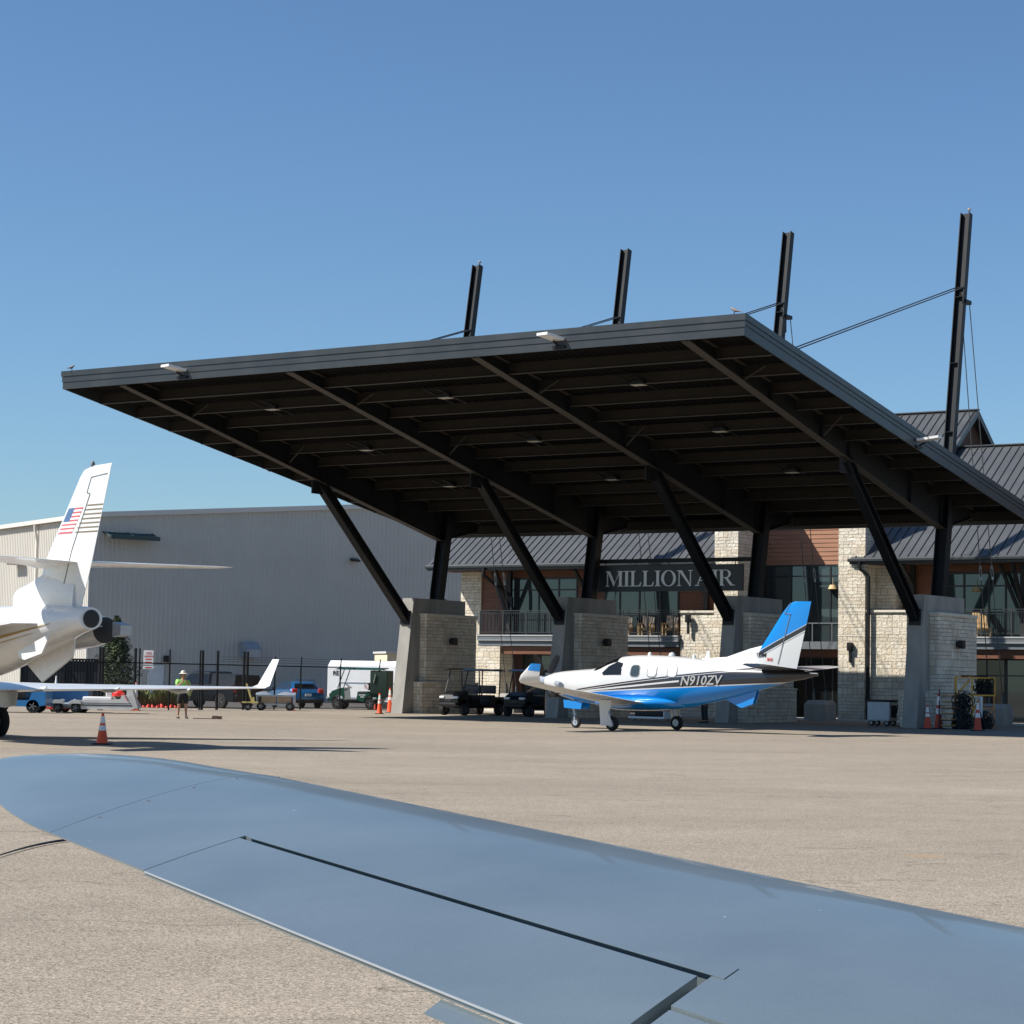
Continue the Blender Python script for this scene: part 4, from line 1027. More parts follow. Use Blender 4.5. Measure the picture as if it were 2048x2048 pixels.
# gold stripes along the lower side
for sg in (1, -1):
    b = MB()
    for zz, w, x0, x1 in ((2.20, .17, 4, 16.9), (2.10, .05, 4, 16.2)):
        ss = smooth_sections(secs2, .3); prev = None
        for q in ss:
            if x0 <= q[0] <= x1:
                z = zz + max(0, q[0] - 12.6) * .175; zc = (q[1] + q[2]) / 2; hh = (q[1] - q[2]) / 2
                wz = w * (1 - max(0, q[0] - 11) / 6.4)
                def yy(z_): return q[3] * math.sqrt(max(.02, 1 - ((z_ - zc) / hh) ** 2)) + .012
                c = [J(q[0], sg * yy(z), z), J(q[0], sg * yy(z + wz), z + wz)]
                if prev: b.add([prev[0], prev[1], c[1], c[0]], [(0, 1, 2, 3)])
                prev = c
    b.build('stripe', M_GOLD, jb, angle=60)
# fin, S duct intake, stabiliser
def fin_y(x, z):
    f = (z - 4.40) / 2.08; le = 15.45 + f * 1.67; te = 17.80 + f * .72; c = te - le; u = min(.999, max(.001, (x - le) / c))
    return 5 * .09 * (.2969 * math.sqrt(u) - .126 * u - .3516 * u * u + .2843 * u ** 3 - .1015 * u ** 4) * c + .0015 * c + .006
def fpatch(b, xa, xb, za, zc_, xsh, sg, mi, n=5):
    for i in range(n):
        x0, x1 = xa + (xb - xa) * i / n, xa + (xb - xa) * (i + 1) / n
        b.add([J(x0, sg * fin_y(x0, za), za), J(x1, sg * fin_y(x1, za), za), J(x1 + xsh, sg * fin_y(x1 + xsh, zc_), zc_), J(x0 + xsh, sg * fin_y(x0 + xsh, zc_), zc_)], [(0, 1, 2, 3)], mi)
b = MB(); b.loft(jloft([foil((15.2, 0, 3.3), (17.35, 0, 3.3), .10, (0, 1, 0)), foil((15.45, 0, 4.40), (17.80, 0, 4.40), .09, (0, 1, 0)), foil((17.12, 0, 6.48), (18.52, 0, 6.48), .09, (0, 1, 0)), foil((17.30, 0, 6.64), (18.56, 0, 6.64), .07, (0, 1, 0)), foil((17.7, 0, 6.72), (18.62, 0, 6.74), .03, (0, 1, 0))]))
jf = b.build('tail_fin', M_WHITEP, jet, angle=50)
b = MB()
pl = [((16.45, 3.45), (16.95, 4.70)), ((16.95, 4.70), (17.72, 6.05)), ((17.72, 6.05), (17.58, 6.08)), ((17.58, 6.08), (17.76, 6.44)), ((17.76, 6.44), (18.44, 6.50))]
for a, c in pl:
    for s_ in (1, -1):
        ya = fin_y(a[0], a[1]) - .004; yc = fin_y(c[0], c[1]) - .004
        b.bar(J(a[0], s_ * ya, a[1]), J(c[0], s_ * yc, c[1]), .012, .022)
b.build('rudder_gap', M_SEAL, jf, angle=0)
b = MB(); b.loft(jloft([fus_ring(x, zt, zb_, hw, 24) for x, zt, zb_, hw in smooth_sections([(14.2, 3.80, 3.30, .18), (14.4, 3.88, 3.22, .27), (14.9, 3.98, 3.15, .30), (15.5, 4.18, 3.1, .24), (16.3, 4.2, 3.05, .15), (17.1, 4.0, 3.0, .10)], .2)])); b.build('centre_intake', M_WHITEP, jet, angle=60)
b = MB(); b.cyl(J(14.18, 0, 3.55), J(14.3, 0, 3.55), .15, .15, 20); b.build('intake_opening', M_BLACK, jet)
for sg in (1, -1):
    b = MB(); b.loft(jloft([foil((14.75, sg * .02, 4.42), (17.2, sg * .02, 4.42), .10), foil((15.0, sg * .35, 4.44), (17.2, sg * .35, 4.44), .085), foil((17.0, sg * 3.7, 4.46), (17.95, sg * 3.7, 4.46), .08), foil((17.3, sg * 3.87, 4.46), (17.98, sg * 3.87, 4.46), .05)])); b.build('tailplane', M_WHITEP, jet, angle=50)
    # wing
    b = MB(); b.loft(jloft([foil((7.1, sg * .2, 1.32), (11.3, sg * .2, 1.26), .11), foil((7.7, sg * .98, 1.34), (11.2, sg * .98, 1.29), .11), foil((9.2, sg * 3.4, 1.36), (11.45, sg * 3.4, 1.33), .10), foil((12.2, sg * 8.3, 1.43), (12.9, sg * 8.3, 1.43), .09)]))
    w = b.build('wing', M_WHITEP, jet, angle=50)
    b = MB(); b.loft(jloft([foil((12.2, sg * 8.28, 1.43), (12.91, sg * 8.28, 1.43), .09), foil((12.38, sg * 8.40, 1.52), (12.98, sg * 8.40, 1.50), .08, (0, -sg * .8, .6)), foil((12.82, sg * 8.58, 2.24), (13.15, sg * 8.58, 2.24), .07, (0, -sg, .25))])); b.build('winglet', M_WHITEP, w, angle=50)
    for y in (2.4, 4.3, 6.2):
        xt = 11.3 + (y - 3.4) * .29; b = MB(); b.loft(jloft([fus_ring(xt - .8, 1.34, 1.30, .03, 10), fus_ring(xt - .4, 1.36, 1.24, .05, 10), fus_ring(xt + .05, 1.38, 1.26, .05, 10), fus_ring(xt + .3, 1.40, 1.37, .02, 10)]))
        o = b.build('flap_fairing', M_WHITEP, w, angle=60)
        o.scale = (1, 1, 1)
        if sg < 0 and False: pass
        for v in o.data.vertices: v.co.y += sg * y * JS
    # side engines
    ex = 15.9 if sg < 0 else 15.3; b = MB(); b.lathe([(.30, -3.3), (.42, -3.15), (.46, -2.4), (.45, -1.2), (.37, -.4), (.30, 0), (.02, 0)], J(ex, sg * 1.48, 2.84 if sg < 0 else 2.80), (-1, 0, 0), 28); e = b.build('engine_nacelle', M_WHITEP, jet, angle=50)
    b = MB(); b.lathe([(.28, .0), (.30, .01), (.295, .05), (.24, .06), (.02, .055)], J(ex, sg * 1.48, 2.84 if sg < 0 else 2.80), (-1, 0, 0), 28); b.build('exhaust', M_BLACK, e)
    b = MB(); b.loft(jloft([foil((13.2, sg * .5, 2.95), (16.3, sg * .3, 2.95), .09), foil((13.4, sg * 1.25, 2.93), (16.2, sg * 1.25, 2.93), .09)])); b.build('engine_pylon', M_WHITEP, jet, angle=50)
    # main gear
    y = 2.0 * sg
    b = MB(); b.cyl(J(9.2, y, 1.5), J(9.2, y, .45), .08, .06, 10); b.bar(J(8.8, y, 1.3), J(9.2, y, .6), .05, .05); b.build('gear_strut', M_GALV, jet)
    for o_ in (-.17, .17):
        b = MB(); b.lathe([(.18, -.10), (.30, -.10), (.36, -.06), (.37, 0), (.36, .06), (.30, .10), (.18, .10)], J(9.2, y + o_, .40), (0, 1, 0), 26); wh = b.build('wheel', M_TYRE, jet, angle=50)
        b = MB(); b.lathe([(.02, -.106), (.19, -.106), (.19, .106), (.02, .106)], J(9.2, y + o_, .40), (0, 1, 0), 18); b.build('rim', M_GALV, wh)
    b = MB(); b.prism([((9.9 - x) * JS, z * JS) for x, z in ((8.5, 1.36), (9.9, 1.36), (9.8, .85), (8.8, .75))], 'y', y * JS + sg * .28 - .015, y * JS + sg * .28 + .015); b.build('gear_door', M_WHITEP, jet, angle=0)
b = MB(); b.cyl(J(2.6, 0, 1.6), J(2.6, 0, .35), .06, .05, 8); b.build('nose_gear_strut', M_GALV, jet)
for o_ in (-.12, .12):
    b = MB(); b.lathe([(.12, -.06), (.24, -.06), (.27, 0), (.24, .06), (.12, .06)], J(2.6, o_, .29), (0, 1, 0), 20); b.build('wheel', M_TYRE, jet, angle=50)
# thrust reverser bucket aft of the far engine
b = MB(); b.prism([(-5.95, 2.46), (-6.30, 2.50), (-6.32, 2.72), (-5.95, 2.80)], 'y', -1.60, -1.32); b.build('thrust_reverser', M_GALV, jet, angle=0)
for o_ in (0,):
    b = MB(); b.prism([((9.9 - x) * JS, z * JS) for x, z in ((17.2, 2.70), (15.6, 2.28), (15.65, 2.12), (15.95, 2.06), (16.8, 2.22))], 'y', .62, .66); b.build('lower_strake', M_WHITEP, jet, angle=0)
    b = MB(); b.prism([((9.9 - x) * JS, z * JS) for x, z in ((14.0, 1.95), (16.4, 2.7), (16.3, 2.15), (14.8, 1.52))], 'y', -.40, -.36); b.build('lower_strake', M_WHITEP, jet, angle=0)
# tail flag: stripes on the near (left) face of the fin
M_FLB = mat('flag_blue', (.07, .13, .25), .5); M_FLR = mat('flag_red', (.50, .11, .12), .5); M_FLW = mat('flag_white', (.82, .80, .80), .4); M_BRN = mat('stripe_bronze', (.20, .16, .10), .5)
def finx(z): return 15.45 + (z - 4.40) * (17.12 - 15.45) / 2.08
for sg in (1, -1):
    b = MB(); z0 = 5.13; hs = .047
    for i in range(13):
        za, zc_ = z0 + i * hs, z0 + (i + 1) * hs; xs_ = finx(za) + .20; sh_ = finx(zc_) - finx(za)
        if i >= 6: fpatch(b, xs_, xs_ + .34, za, zc_, sh_, sg, 0); xs_ += .34
        fpatch(b, xs_, finx(za) + .20 + .72, za, zc_, sh_, sg, 1 if i % 2 == 0 else 2)
    b.build('flag_emblem', [M_FLB, M_FLR, M_FLW], jf, angle=0)
    for i in range(7):
        b = MB(); za = z0 + .0 + i * .105; xe_ = 17.80 + (za - 4.4) * .346 - .02
        fpatch(b, finx(za) + 1.06, xe_, za, za + .034, .02, sg, 0, 6); b.build('tail_stripe', M_BRN, jf, angle=0)
b = MB(); b.lathe([(.05, 0), (.05, .06), (.02, .11)], J(17.7, 0, 6.72), (0, 0, 1), 10); b.build('beacon', M_SEAL, jf)
for x in (1.0,):
    for i in range(5):
        b = MB(); b.lathe([(.15, 0), (.15, .012), (.01, .02)], J(5 + i * 1.05, .955, 2.75), (0, 1, .35), 14); b.build('cabin_window', M_GLASSDK, jet)

# ------------------------------------------------------------------ our own wing in the foreground
def WPT(x, y, z0=.89, k_=.07):
    r = ray(x, y); k = (H_CAM - z0) / (k_ * r.y - r.z); return Vector((r.x * k, r.y * k, H_CAM + r.z * k))
A0, B0 = WPT(530, 1556), WPT(101, 1665)
A1, B1 = WPT(2048, 1866), WPT(1024, 2038)
Le = (A1 - A0).normalized(); Te = (B1 - B0).normalized(); CH = (B0 - A0)
NW = Le.cross(CH).normalized()
if NW.z < 0: NW = -NW
own = thing('aircraft_wing', 'large grey blue aircraft wing filling the foreground', 'wing', (A0.x, A0.y, 0), 0)
base = Vector((A0.x, A0.y, 0))
S_A0, S_A1, SEND, UH, UF = .64, 2.525, 4.8, .697, .825
def prof(u, th=.040):    # height of the upper skin above the mean plane, u from leading edge to trailing edge
    u = max(0, min(1, u)); return .85 * th * 3.1 * (u ** .5) * (1 - u) * (1.12 - .12 * u) - .014 * (1 - u) ** 8
def warp(sa):
    if sa < S_A0: return .19 + (.30 - .19) * sa / S_A0
    return max(0, .30 * (1 - (sa - S_A0) / (S_A1 - S_A0)))
def wp(sa, u, up=True, drop=0.0, wa=None):
    e_ = sa + (warp(sa) if wa is None else wa) * (1 - u)
    le, te = A0 + Le * e_, B0 + Te * e_ * .98; c = (te - le).length
    h_ = prof(u) * c if up else -(.085 * c * math.sin(math.pi * min(1, max(0, u) ** .6)) * .9 + .004)
    return le + (te - le) * u + NW * (h_ - drop) - base
def skin(sa0, sa1, u0, u1, n, name, m, thick=.05, drop=0.0):
    rings = []
    for i in range(n + 1):
        sa = sa0 + (sa1 - sa0) * i / n; wa = warp(sa)
        us = [u0 + (u1 - u0) * j / 20 for j in range(21)]
        rings.append([wp(sa, u, drop=drop, wa=wa) for u in us] + [wp(sa, u, drop=drop + .003 + thick * (1 - (u - u0) / (u1 - u0) * .85), wa=wa) for u in us][::-1])
    b = MB(); b.loft(rings); return b.build(name, m, own, angle=40)
M_WING = bpy.data.materials.new('metallic_wing_paint'); M_WING.use_nodes = True
n = M_WING.node_tree; bs = n.nodes['Principled BSDF']
bs.inputs['Base Color'].default_value = (.34, .40, .47, 1); bs.inputs['Metallic'].default_value = .45; bs.inputs['Roughness'].default_value = .33
bs.inputs['Coat Weight'].default_value = .30; bs.inputs['Coat Roughness'].default_value = .05
tc = n.nodes.new('ShaderNodeTexCoord')
nz = n.nodes.new('ShaderNodeTexNoise'); nz.inputs['Scale'].default_value = 260; nz.inputs['Detail'].default_value = 3; n.links.new(tc.outputs['Object'], nz.inputs['Vector'])
nb = n.nodes.new('ShaderNodeTexNoise'); nb.inputs['Scale'].default_value = 2.2; nb.inputs['Detail'].default_value = 6; n.links.new(tc.outputs['Object'], nb.inputs['Vector'])
cr = n.nodes.new('ShaderNodeValToRGB'); cr.color_ramp.elements[0].position = .3; cr.color_ramp.elements[1].position = .7
cr.color_ramp.elements[0].color = (.16, .20, .218, 1); cr.color_ramp.elements[1].color = (.25, .30, .315, 1)
mxx = n.nodes.new('ShaderNodeMath'); mxx.operation = 'MULTIPLY_ADD'; mxx.inputs[1].default_value = .45; n.links.new(nz.outputs['Fac'], mxx.inputs[0])
m2 = n.nodes.new('ShaderNodeMath'); m2.operation = 'MULTIPLY'; m2.inputs[1].default_value = .55; n.links.new(nb.outputs['Fac'], m2.inputs[0]); n.links.new(m2.outputs[0], mxx.inputs[2])
n.links.new(mxx.outputs[0], cr.inputs[0]); n.links.new(cr.outputs[0], bs.inputs['Base Color'])
rp = n.nodes.new('ShaderNodeTexNoise'); rp.inputs['Scale'].default_value = 3.5; rp.inputs['Detail'].default_value = 2; n.links.new(tc.outputs['Object'], rp.inputs['Vector'])
rb = n.nodes.new('ShaderNodeBump'); rb.inputs['Strength'].default_value = .12; rb.inputs['Distance'].default_value = .02; n.links.new(rp.outputs['Fac'], rb.inputs['Height']); n.links.new(rb.outputs[0], bs.inputs['Normal'])
# tiny pale chips in the paint
vc = n.nodes.new('ShaderNodeTexVoronoi'); vc.inputs['Scale'].default_value = 11; n.links.new(tc.outputs['Object'], vc.inputs['Vector'])
lt = n.nodes.new('ShaderNodeMath'); lt.operation = 'LESS_THAN'; lt.inputs[1].default_value = .035; n.links.new(vc.outputs['Distance'], lt.inputs[0])
vs_ = n.nodes.new('ShaderNodeSeparateColor'); n.links.new(vc.outputs['Color'], vs_.inputs[0])
l2 = n.nodes.new('ShaderNodeMath'); l2.operation = 'LESS_THAN'; l2.inputs[1].default_value = .22; n.links.new(vs_.outputs[0], l2.inputs[0])
l3 = n.nodes.new('ShaderNodeMath'); l3.operation = 'MULTIPLY'; n.links.new(lt.outputs[0], l3.inputs[0]); n.links.new(l2.outputs[0], l3.inputs[1])
mc = n.nodes.new('ShaderNodeMix'); mc.data_type = 'RGBA'; mc.inputs[7].default_value = (.75, .78, .80, 1)
n.links.new(l3.outputs[0], mc.inputs[0]); n.links.new(cr.outputs[0], mc.inputs[6]); n.links.new(mc.outputs[2], bs.inputs['Base Color'])
rings = []
for sa, u1 in [(S_A0 * i / 6, 1) for i in range(7)] + [(S_A0 + .001 + (S_A1 - S_A0) * i / 20, UH) for i in range(21)] + [(S_A1 + .003 + (SEND - S_A1) * i / 14, UF) for i in range(15)]:
    us = [UH * (j / 30) ** 1.5 for j in range(31)]
    top = [wp(sa, u) for u in us]; bot = [wp(sa, u, False) for u in us]
    if u1 > UH:
        ext = [UH + (u1 - UH) * (j + 1) / 8 for j in range(8)]; top += [wp(sa, u) for u in ext]; bot += [wp(sa, u, False) for u in ext]
    else:
        top += [wp(sa, UH, drop=.0005 + .006 * (j + 1)) for j in range(8)]; bot += [wp(sa, UH, False) + NW * (.0001 * (j + 1)) for j in range(8)]
    rings.append(top + bot[::-1])
b = MB(); b.loft(rings); b.build('wing_skin', M_WING, own, angle=28)
skin(S_A0 + .0025, S_A1 - .028, UH + .020, 1.0, 20, 'aileron', M_WING, .05, .0006)
skin(S_A1 + .006, SEND, UF + .008, 1.04, 14, 'flap', M_WING, .06, .003)
M_SLOT = mat('hinge_bay_black', (.012, .012, .013), .6)  # black strips below the gaps paint the shade inside the hinge slot
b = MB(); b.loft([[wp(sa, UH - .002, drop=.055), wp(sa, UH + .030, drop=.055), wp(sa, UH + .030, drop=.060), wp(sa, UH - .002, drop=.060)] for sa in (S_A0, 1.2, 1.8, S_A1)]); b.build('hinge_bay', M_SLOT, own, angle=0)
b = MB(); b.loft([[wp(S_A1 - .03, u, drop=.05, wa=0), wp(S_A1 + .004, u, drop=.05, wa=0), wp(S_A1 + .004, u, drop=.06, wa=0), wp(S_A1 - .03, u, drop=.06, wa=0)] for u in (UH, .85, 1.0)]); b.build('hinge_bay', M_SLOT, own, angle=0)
# lip of the upper skin over the hinge line and the pale bonded trailing edge
def strip(sa0, sa1, u0, u1, lift, name, m, th=.0015, n_=24):
    rings = []
    for i in range(n_ + 1):
        sa = sa0 + (sa1 - sa0) * i / n_; wa = warp(sa)
        rings.append([wp(sa, u0, wa=wa, drop=-lift), wp(sa, u1, wa=wa, drop=-lift), wp(sa, u1, wa=wa, drop=-lift - th), wp(sa, u0, wa=wa, drop=-lift - th)])
    b = MB(); b.loft(rings); return b.build(name, m, own, angle=0)
strip(S_A0 + .03, S_A1 + .035, UH - .038, UH + .008, .0006, 'hinge_lip', M_WING, .0010)
strip(S_A0 + .01, SEND, .999, 1.004, -.003, 'trailing_edge_strip', mat('dull_trim_paint', (.34, .36, .37), .4), .002)
rings = []
for sa in (2.03, 2.24):
    te = wp(sa, 1.0); d = (wp(sa, 1.0) - wp(sa, .8)).normalized()
    rings.append([te + d * .004 - NW * .012, te + d * .062 - NW * .018, te + d * .062 - NW * .020, te + d * .004 - NW * .016])
b = MB(); b.loft(rings); b.build('trim_tab', M_WING, own, angle=0)
# rounded tip
# outline of the rounded tip measured on the wing plane, leading edge point and trailing edge point in pairs
TIP = [((474, 1549), (74, 1655)), ((410, 1537), (50, 1643)), ((350, 1528), (36, 1634)), ((297, 1522), (24, 1627)), ((240, 1517), (13, 1619)), ((185, 1514), (4, 1611)), ((132, 1513), (-6, 1602)),
       ((75, 1513), (-17, 1591)), ((25, 1516), (-27, 1580)), ((-12, 1521), (-35, 1570)), ((-35, 1527), (-42, 1561)), ((-50, 1534), (-50, 1553)), ((-57, 1540), (-57, 1546))]
us = [(k / 30) ** 1.5 for k in range(31)]
rings = [[wp(-.003, u, True, wa=.19) for u in us] + [wp(-.003, u, False, wa=.19) for u in us][::-1]]
for i, (l_, t_) in enumerate(TIP):
    le, te = WPT(*l_) - base, WPT(*t_) - base; c = (te - le).length; fd_ = 1 - .6 * (i + 1) / len(TIP)
    rings.append([le + (te - le) * u + NW * prof(u) * c * fd_ for u in us] + [le + (te - le) * u - NW * (.070 * c * math.sin(math.pi * min(1, u ** .6)) * fd_ + .003) for u in us][::-1])
b = MB(); b.loft(rings); b.build('wing_tip', M_WING, own, angle=40)
b = MB()
for u in (.12, .3, .48, .66, .84):
    c = wp(.03, u, wa=.19); b.cyl(c - NW * .001, c + NW * .0010, .005, .005, 8)
b.build('fastener', M_SEAL, own, angle=0)

# ------------------------------------------------------------------ wheels and small helpers for vehicles
def car_wheel(parent, x, y, r, w, rim=None, name='wheel', rr=.62):
    b = MB(); b.lathe([(r * rr, -w / 2), (r * .93, -w / 2), (r, -w * .33), (r, w * .33), (r * .93, w / 2), (r * rr, w / 2)], (x, y, r), (0, 1, 0), 22); o = b.build(name, M_TYRE, parent, angle=50)
    b = MB(); b.lathe([(.02, -w * .46), (r * rr * .97, -w * .42), (r * rr * .97, w * .42), (.02, w * .46)], (x, y, r), (0, 1, 0), 18)
    for i in range(5):
        a = 2 * math.pi * i / 5
        for s_ in (-1, 1): b.bar((x + math.cos(a) * r * .08, y + s_ * w * .48, r + math.sin(a) * r * .08), (x + math.cos(a) * r * rr * .9, y + s_ * w * .48, r + math.sin(a) * r * rr * .9), .02, r * .16, (0, 1, 0))
    b.build('rim', rim or M_RIM, o, angle=50); return o
def arch(cx, r, z0, n=8): return [(cx + r * math.cos(math.pi * i / n), z0 + r * math.sin(math.pi * i / n)) for i in range(n + 1)]   # from +x to -x

# golf carts (front towards +x)
def golf_cart(label, loc, rz, paint, rows=2, wb=2.5, roof=True, lift=.12, group=None, cargo=False):
    t = thing('golf_cart', label, 'golf cart', loc, rz, group)
    fx, rx = wb / 2, -wb / 2; hw = .58; r = .27
    for x in (fx, rx):
        for s_ in (1, -1): car_wheel(t, x, s_ * (hw - .02), r, .21)
    z = lift
    # front cowl
    b = MB(); P_ = [(fx + .42, .36 + z), (fx + .45, .62 + z), (fx + .30, .80 + z), (fx - .05, .93 + z), (fx - .32, .98 + z), (fx - .38, .40 + z)] 
    P_ = P_[:-1] + [(fx - .40, .30 + z)] + arch(fx, .34, .26 + z)[::-1]
    b.prism(P_, 'y', -hw + .06, hw - .06); b.build('front_cowl', paint, t, angle=25)
    for s_ in (1, -1):
        b = MB(); b.bbox(fx + .30, fx + .47, s_ * .38 - .14, s_ * .38 + .14, .64 + z, .74 + z, .02); b.build('headlight', M_WHITE, t)
    b = MB(); b.bbox(fx + .40, fx + .56, -.50, .50, .30 + z, .44 + z, .03); b.box(fx + .42, fx + .47, -.18, .18, .50 + z, .62 + z); b.build('bumper', M_BLACK, t)
    b = MB(); b.bbox(rx - .30, fx - .30, -hw + .02, hw - .02, .30 + z, .40 + z, .02); b.box(rx - .2, fx + .3, -.25, .25, .2 + z, .3 + z); b.build('floor', M_BLACK, t)
    b = MB(); P_ = [(rx + .75, .38 + z), (rx + .70, .68 + z), (rx - .45, .72 + z), (rx - .50, .45 + z)] + arch(rx, .36, .26 + z)[::-1]
    b.prism(P_, 'y', -hw, hw); b.build('rear_body', paint, t, angle=25)
    seats = [rx + .45] + ([fx - 1.0 - .0] if rows > 1 else [])
    for sx_ in seats:
        b = MB(); b.bbox(sx_ - .28, sx_ + .28, -.52, .52, .66 + z, .80 + z, .04); b.build('seat', M_SEATV, t)
        b = MB(); b.bbox(sx_ - .36, sx_ - .24, -.50, .50, .86 + z, 1.24 + z, .04); b.build('backrest', M_SEATV, t)
        b = MB(); b.bbox(sx_ - .26, sx_ + .26, -.50, .50, .40 + z, .655 + z, .02); b.build('seat_base', paint, t)
    zr = 1.88 + z
    for s_ in (1, -1):
        for a_, c_ in [((fx + .02, s_ * .50, .92 + z), (fx - .32, s_ * .50, zr)), ((rx - .1, s_ * .50, .7 + z), (rx - .15, s_ * .50, zr))] + ([((fx - 1.25, s_ * .50, .4 + z), (fx - 1.15, s_ * .50, zr))] if rows > 1 else []):
            b = MB(); b.bar(a_, c_, .04, .04); b.build('roof_post', M_BLACK, t, angle=0)
    b = MB(); x0_, x1_ = rx - .45, fx + .12
    b.loft([[(x0_, -.60, zr), (x1_, -.56, zr), (x1_, .56, zr), (x0_, .60, zr)], [(x0_ - .02, -.62, zr + .03), (x1_ + .04, -.58, zr + .02), (x1_ + .04, .58, zr + .02), (x0_ - .02, .62, zr + .03)],
            [(x0_ + .2, -.45, zr + .10), (x1_ - .2, -.42, zr + .10), (x1_ - .2, .42, zr + .10), (x0_ + .2, .45, zr + .10)]]); b.build('roof', paint if cargo else M_BLKPAINT, t, angle=0)
    b = MB(); c = Vector((fx - .50, .26, 1.05 + z)); ax = Vector((-.6, 0, .8)).normalized(); e1_ = ax.orthogonal().normalized(); e2_ = ax.cross(e1_)
    pts = [c + (e1_ * math.cos(2 * math.pi * i / 16) + e2_ * math.sin(2 * math.pi * i / 16)) * .17 for i in range(17)]
    b.tube(pts, .015, 5); b.cyl(c, c - ax * .3, .02, .02, 6); b.build('steering_wheel', M_BLACK, t)
    M_WS = mat('clear_acrylic', (.35, .37, .38), .08)
    if cargo:
        b = MB(); b.bbox(rx - .85, rx + .05, -.58, .58, .50 + z, 1.86 + z, .03); o = b.build('cargo_box', mat('dark_green_canvas', (.010, .030, .022), .7), t)
        b = MB(); b.bar((rx - .15, .594, 1.25 + z), (rx + .10 - .35, .594, 1.68 + z), .01, .11, (0, 1, 0)); b.build('canvas_window', M_WHITE, o, angle=0)
        b = MB(); b.box(rx + .12, rx + .34, .585, .592, .92 + z, 1.14 + z); b.build('notice', mat('pink_notice', (.75, .62, .62), .5), t, angle=0)
        b = MB(); b.bbox(rx - .46, rx - .40, .40, .60, .60 + z, .72 + z, .01); b.build('tail_light', M_RED, t)
        b = MB(); b.box(rx + .28, rx + .62, .581, .586, .60 + z, .64 + z); b.build('decal', M_WHITE, t, angle=0)
        b = MB(); b.box(rx + .34, rx + .54, .581, .586, .50 + z, .54 + z); b.build('decal', M_WHITE, t, angle=0)
    return t
M_SEATV = mat('dark_vinyl', (.045, .05, .058), .45)
M_BLKCART = mat('black_cart_paint', (.005, .006, .008), .38)
hd = math.atan2(-math.cos(R(36)), -math.sin(R(36)))
p = G(938, 1431); golf_cart('black golf cart with full roof parked in front of the first pier', (p.x + .1, p.y + 1.0, 0), hd, M_BLKCART, 2, 2.6, group='black golf carts under the canopy')
p = G(1050, 1434); golf_cart('black golf cart standing just behind the airplane propeller', (p.x + .15, p.y + 1.3, 0), hd + .12, M_BLKCART, 1, 1.75, group='black golf carts under the canopy')
p = G(713, 1419); golf_cart('dark green golf cart with a boxed in rear beside the first pier', (p.x, p.y + .3, 0), math.pi - .22, M_GREEN, 1, 1.75, cargo=True)

# road vehicles (front towards +x)
def vehicle(kind, label, cat, loc, rz, paint, L_, Wd, low, cab, wheels, glass_side, extra=None):
    t = thing(kind, label, cat, loc, rz); hw = Wd / 2
    r, wx = wheels
    # lower body with wheel arches, slightly tumble-homed
    base_ = [(L_ / 2, .30)] + [(x, z) for x, z in low] + [(-L_ / 2, .32)]
    bot = []
    for x in sorted(wx): bot += arch(x, r + .06, r * .85)[::-1]
    poly = base_ + bot
    b = MB(); rings = []
    for y, k in ((-hw, .94), (-hw + .06, 1), (hw - .06, 1), (hw, .94)):
        rings.append([(x * (.985 if abs(y) == hw else 1), y, .30 + (z - .30) * (k if z > .7 else 1)) for x, z in poly])
    b.loft(rings); body_ = b.build('body', paint, t, angle=30)
    # greenhouse: lower outline at beltline, upper outline at roof
    (bx0, bx1, bz), (tx0, tx1, tz) = cab
    def ring_(x0, x1, w, z, c=.12): return [(x0 + c, -w, z), (x1 - c, -w, z), (x1, -w + c, z), (x1, w - c, z), (x1 - c, w, z), (x0 + c, w, z), (x0, w - c, z), (x0, -w + c, z)]
    b = MB(); b.loft([ring_(bx0, bx1, hw - .05, bz - .1), ring_(bx0, bx1, hw - .05, bz), ring_(tx0, tx1, hw - .24, tz), ring_(tx0 + .12, tx1 - .15, hw - .34, tz + .05)]); b.build('cabin', paint, t, angle=20)
    def side(x, z, s_): f = (z - bz) / (tz - bz); return (x, s_ * (hw - .05 - .19 * f + .008), z)
    for s_ in (1, -1):
        for g_ in glass_side:
            b = MB(); b.loft([[side(x, z, s_) for x, z in g_], [(v[0], v[1] + s_ * .004, v[2]) for v in [side(x, z, s_) for x, z in g_]]]); b.build('side_window', M_GLASSDK, t, angle=0)
    for x0, x1, nm_ in ((bx1, tx1, 'windshield'), (bx0, tx0, 'rear_window')):
        sg = 1 if nm_ == 'windshield' else -1
        def f(a): return x0 + (x1 - x0) * a + sg * .010, bz + (tz - bz) * a, hw - .05 - .19 * a - .14
        A, B_ = f(.12), f(.90); b = MB(); b.loft([[(A[0], -A[2], A[1]), (A[0], A[2], A[1]), (B_[0], B_[2], B_[1]), (B_[0], -B_[2], B_[1])], [(A[0] + sg * .004, -A[2], A[1]), (A[0] + sg * .004, A[2], A[1]), (B_[0] + sg * .004, B_[2], B_[1]), (B_[0] + sg * .004, -B_[2], B_[1])]]); b.build(nm_, M_GLASSDK, t, angle=0)
    for x in wx:
        for s_ in (1, -1): car_wheel(t, x, s_ * (hw - .12), r, .22)
    for s_ in (1, -1):
        b = MB(); b.bbox(bx1 - .45, bx1 - .30, s_ * (hw + .08) - .09, s_ * (hw + .08) + .09, bz + .02, bz + .16, .02); b.build('mirror', M_BLACK, t)
    return t, body_
rzh = math.pi / 2 + R(24)
p = G(583, 1416.5)
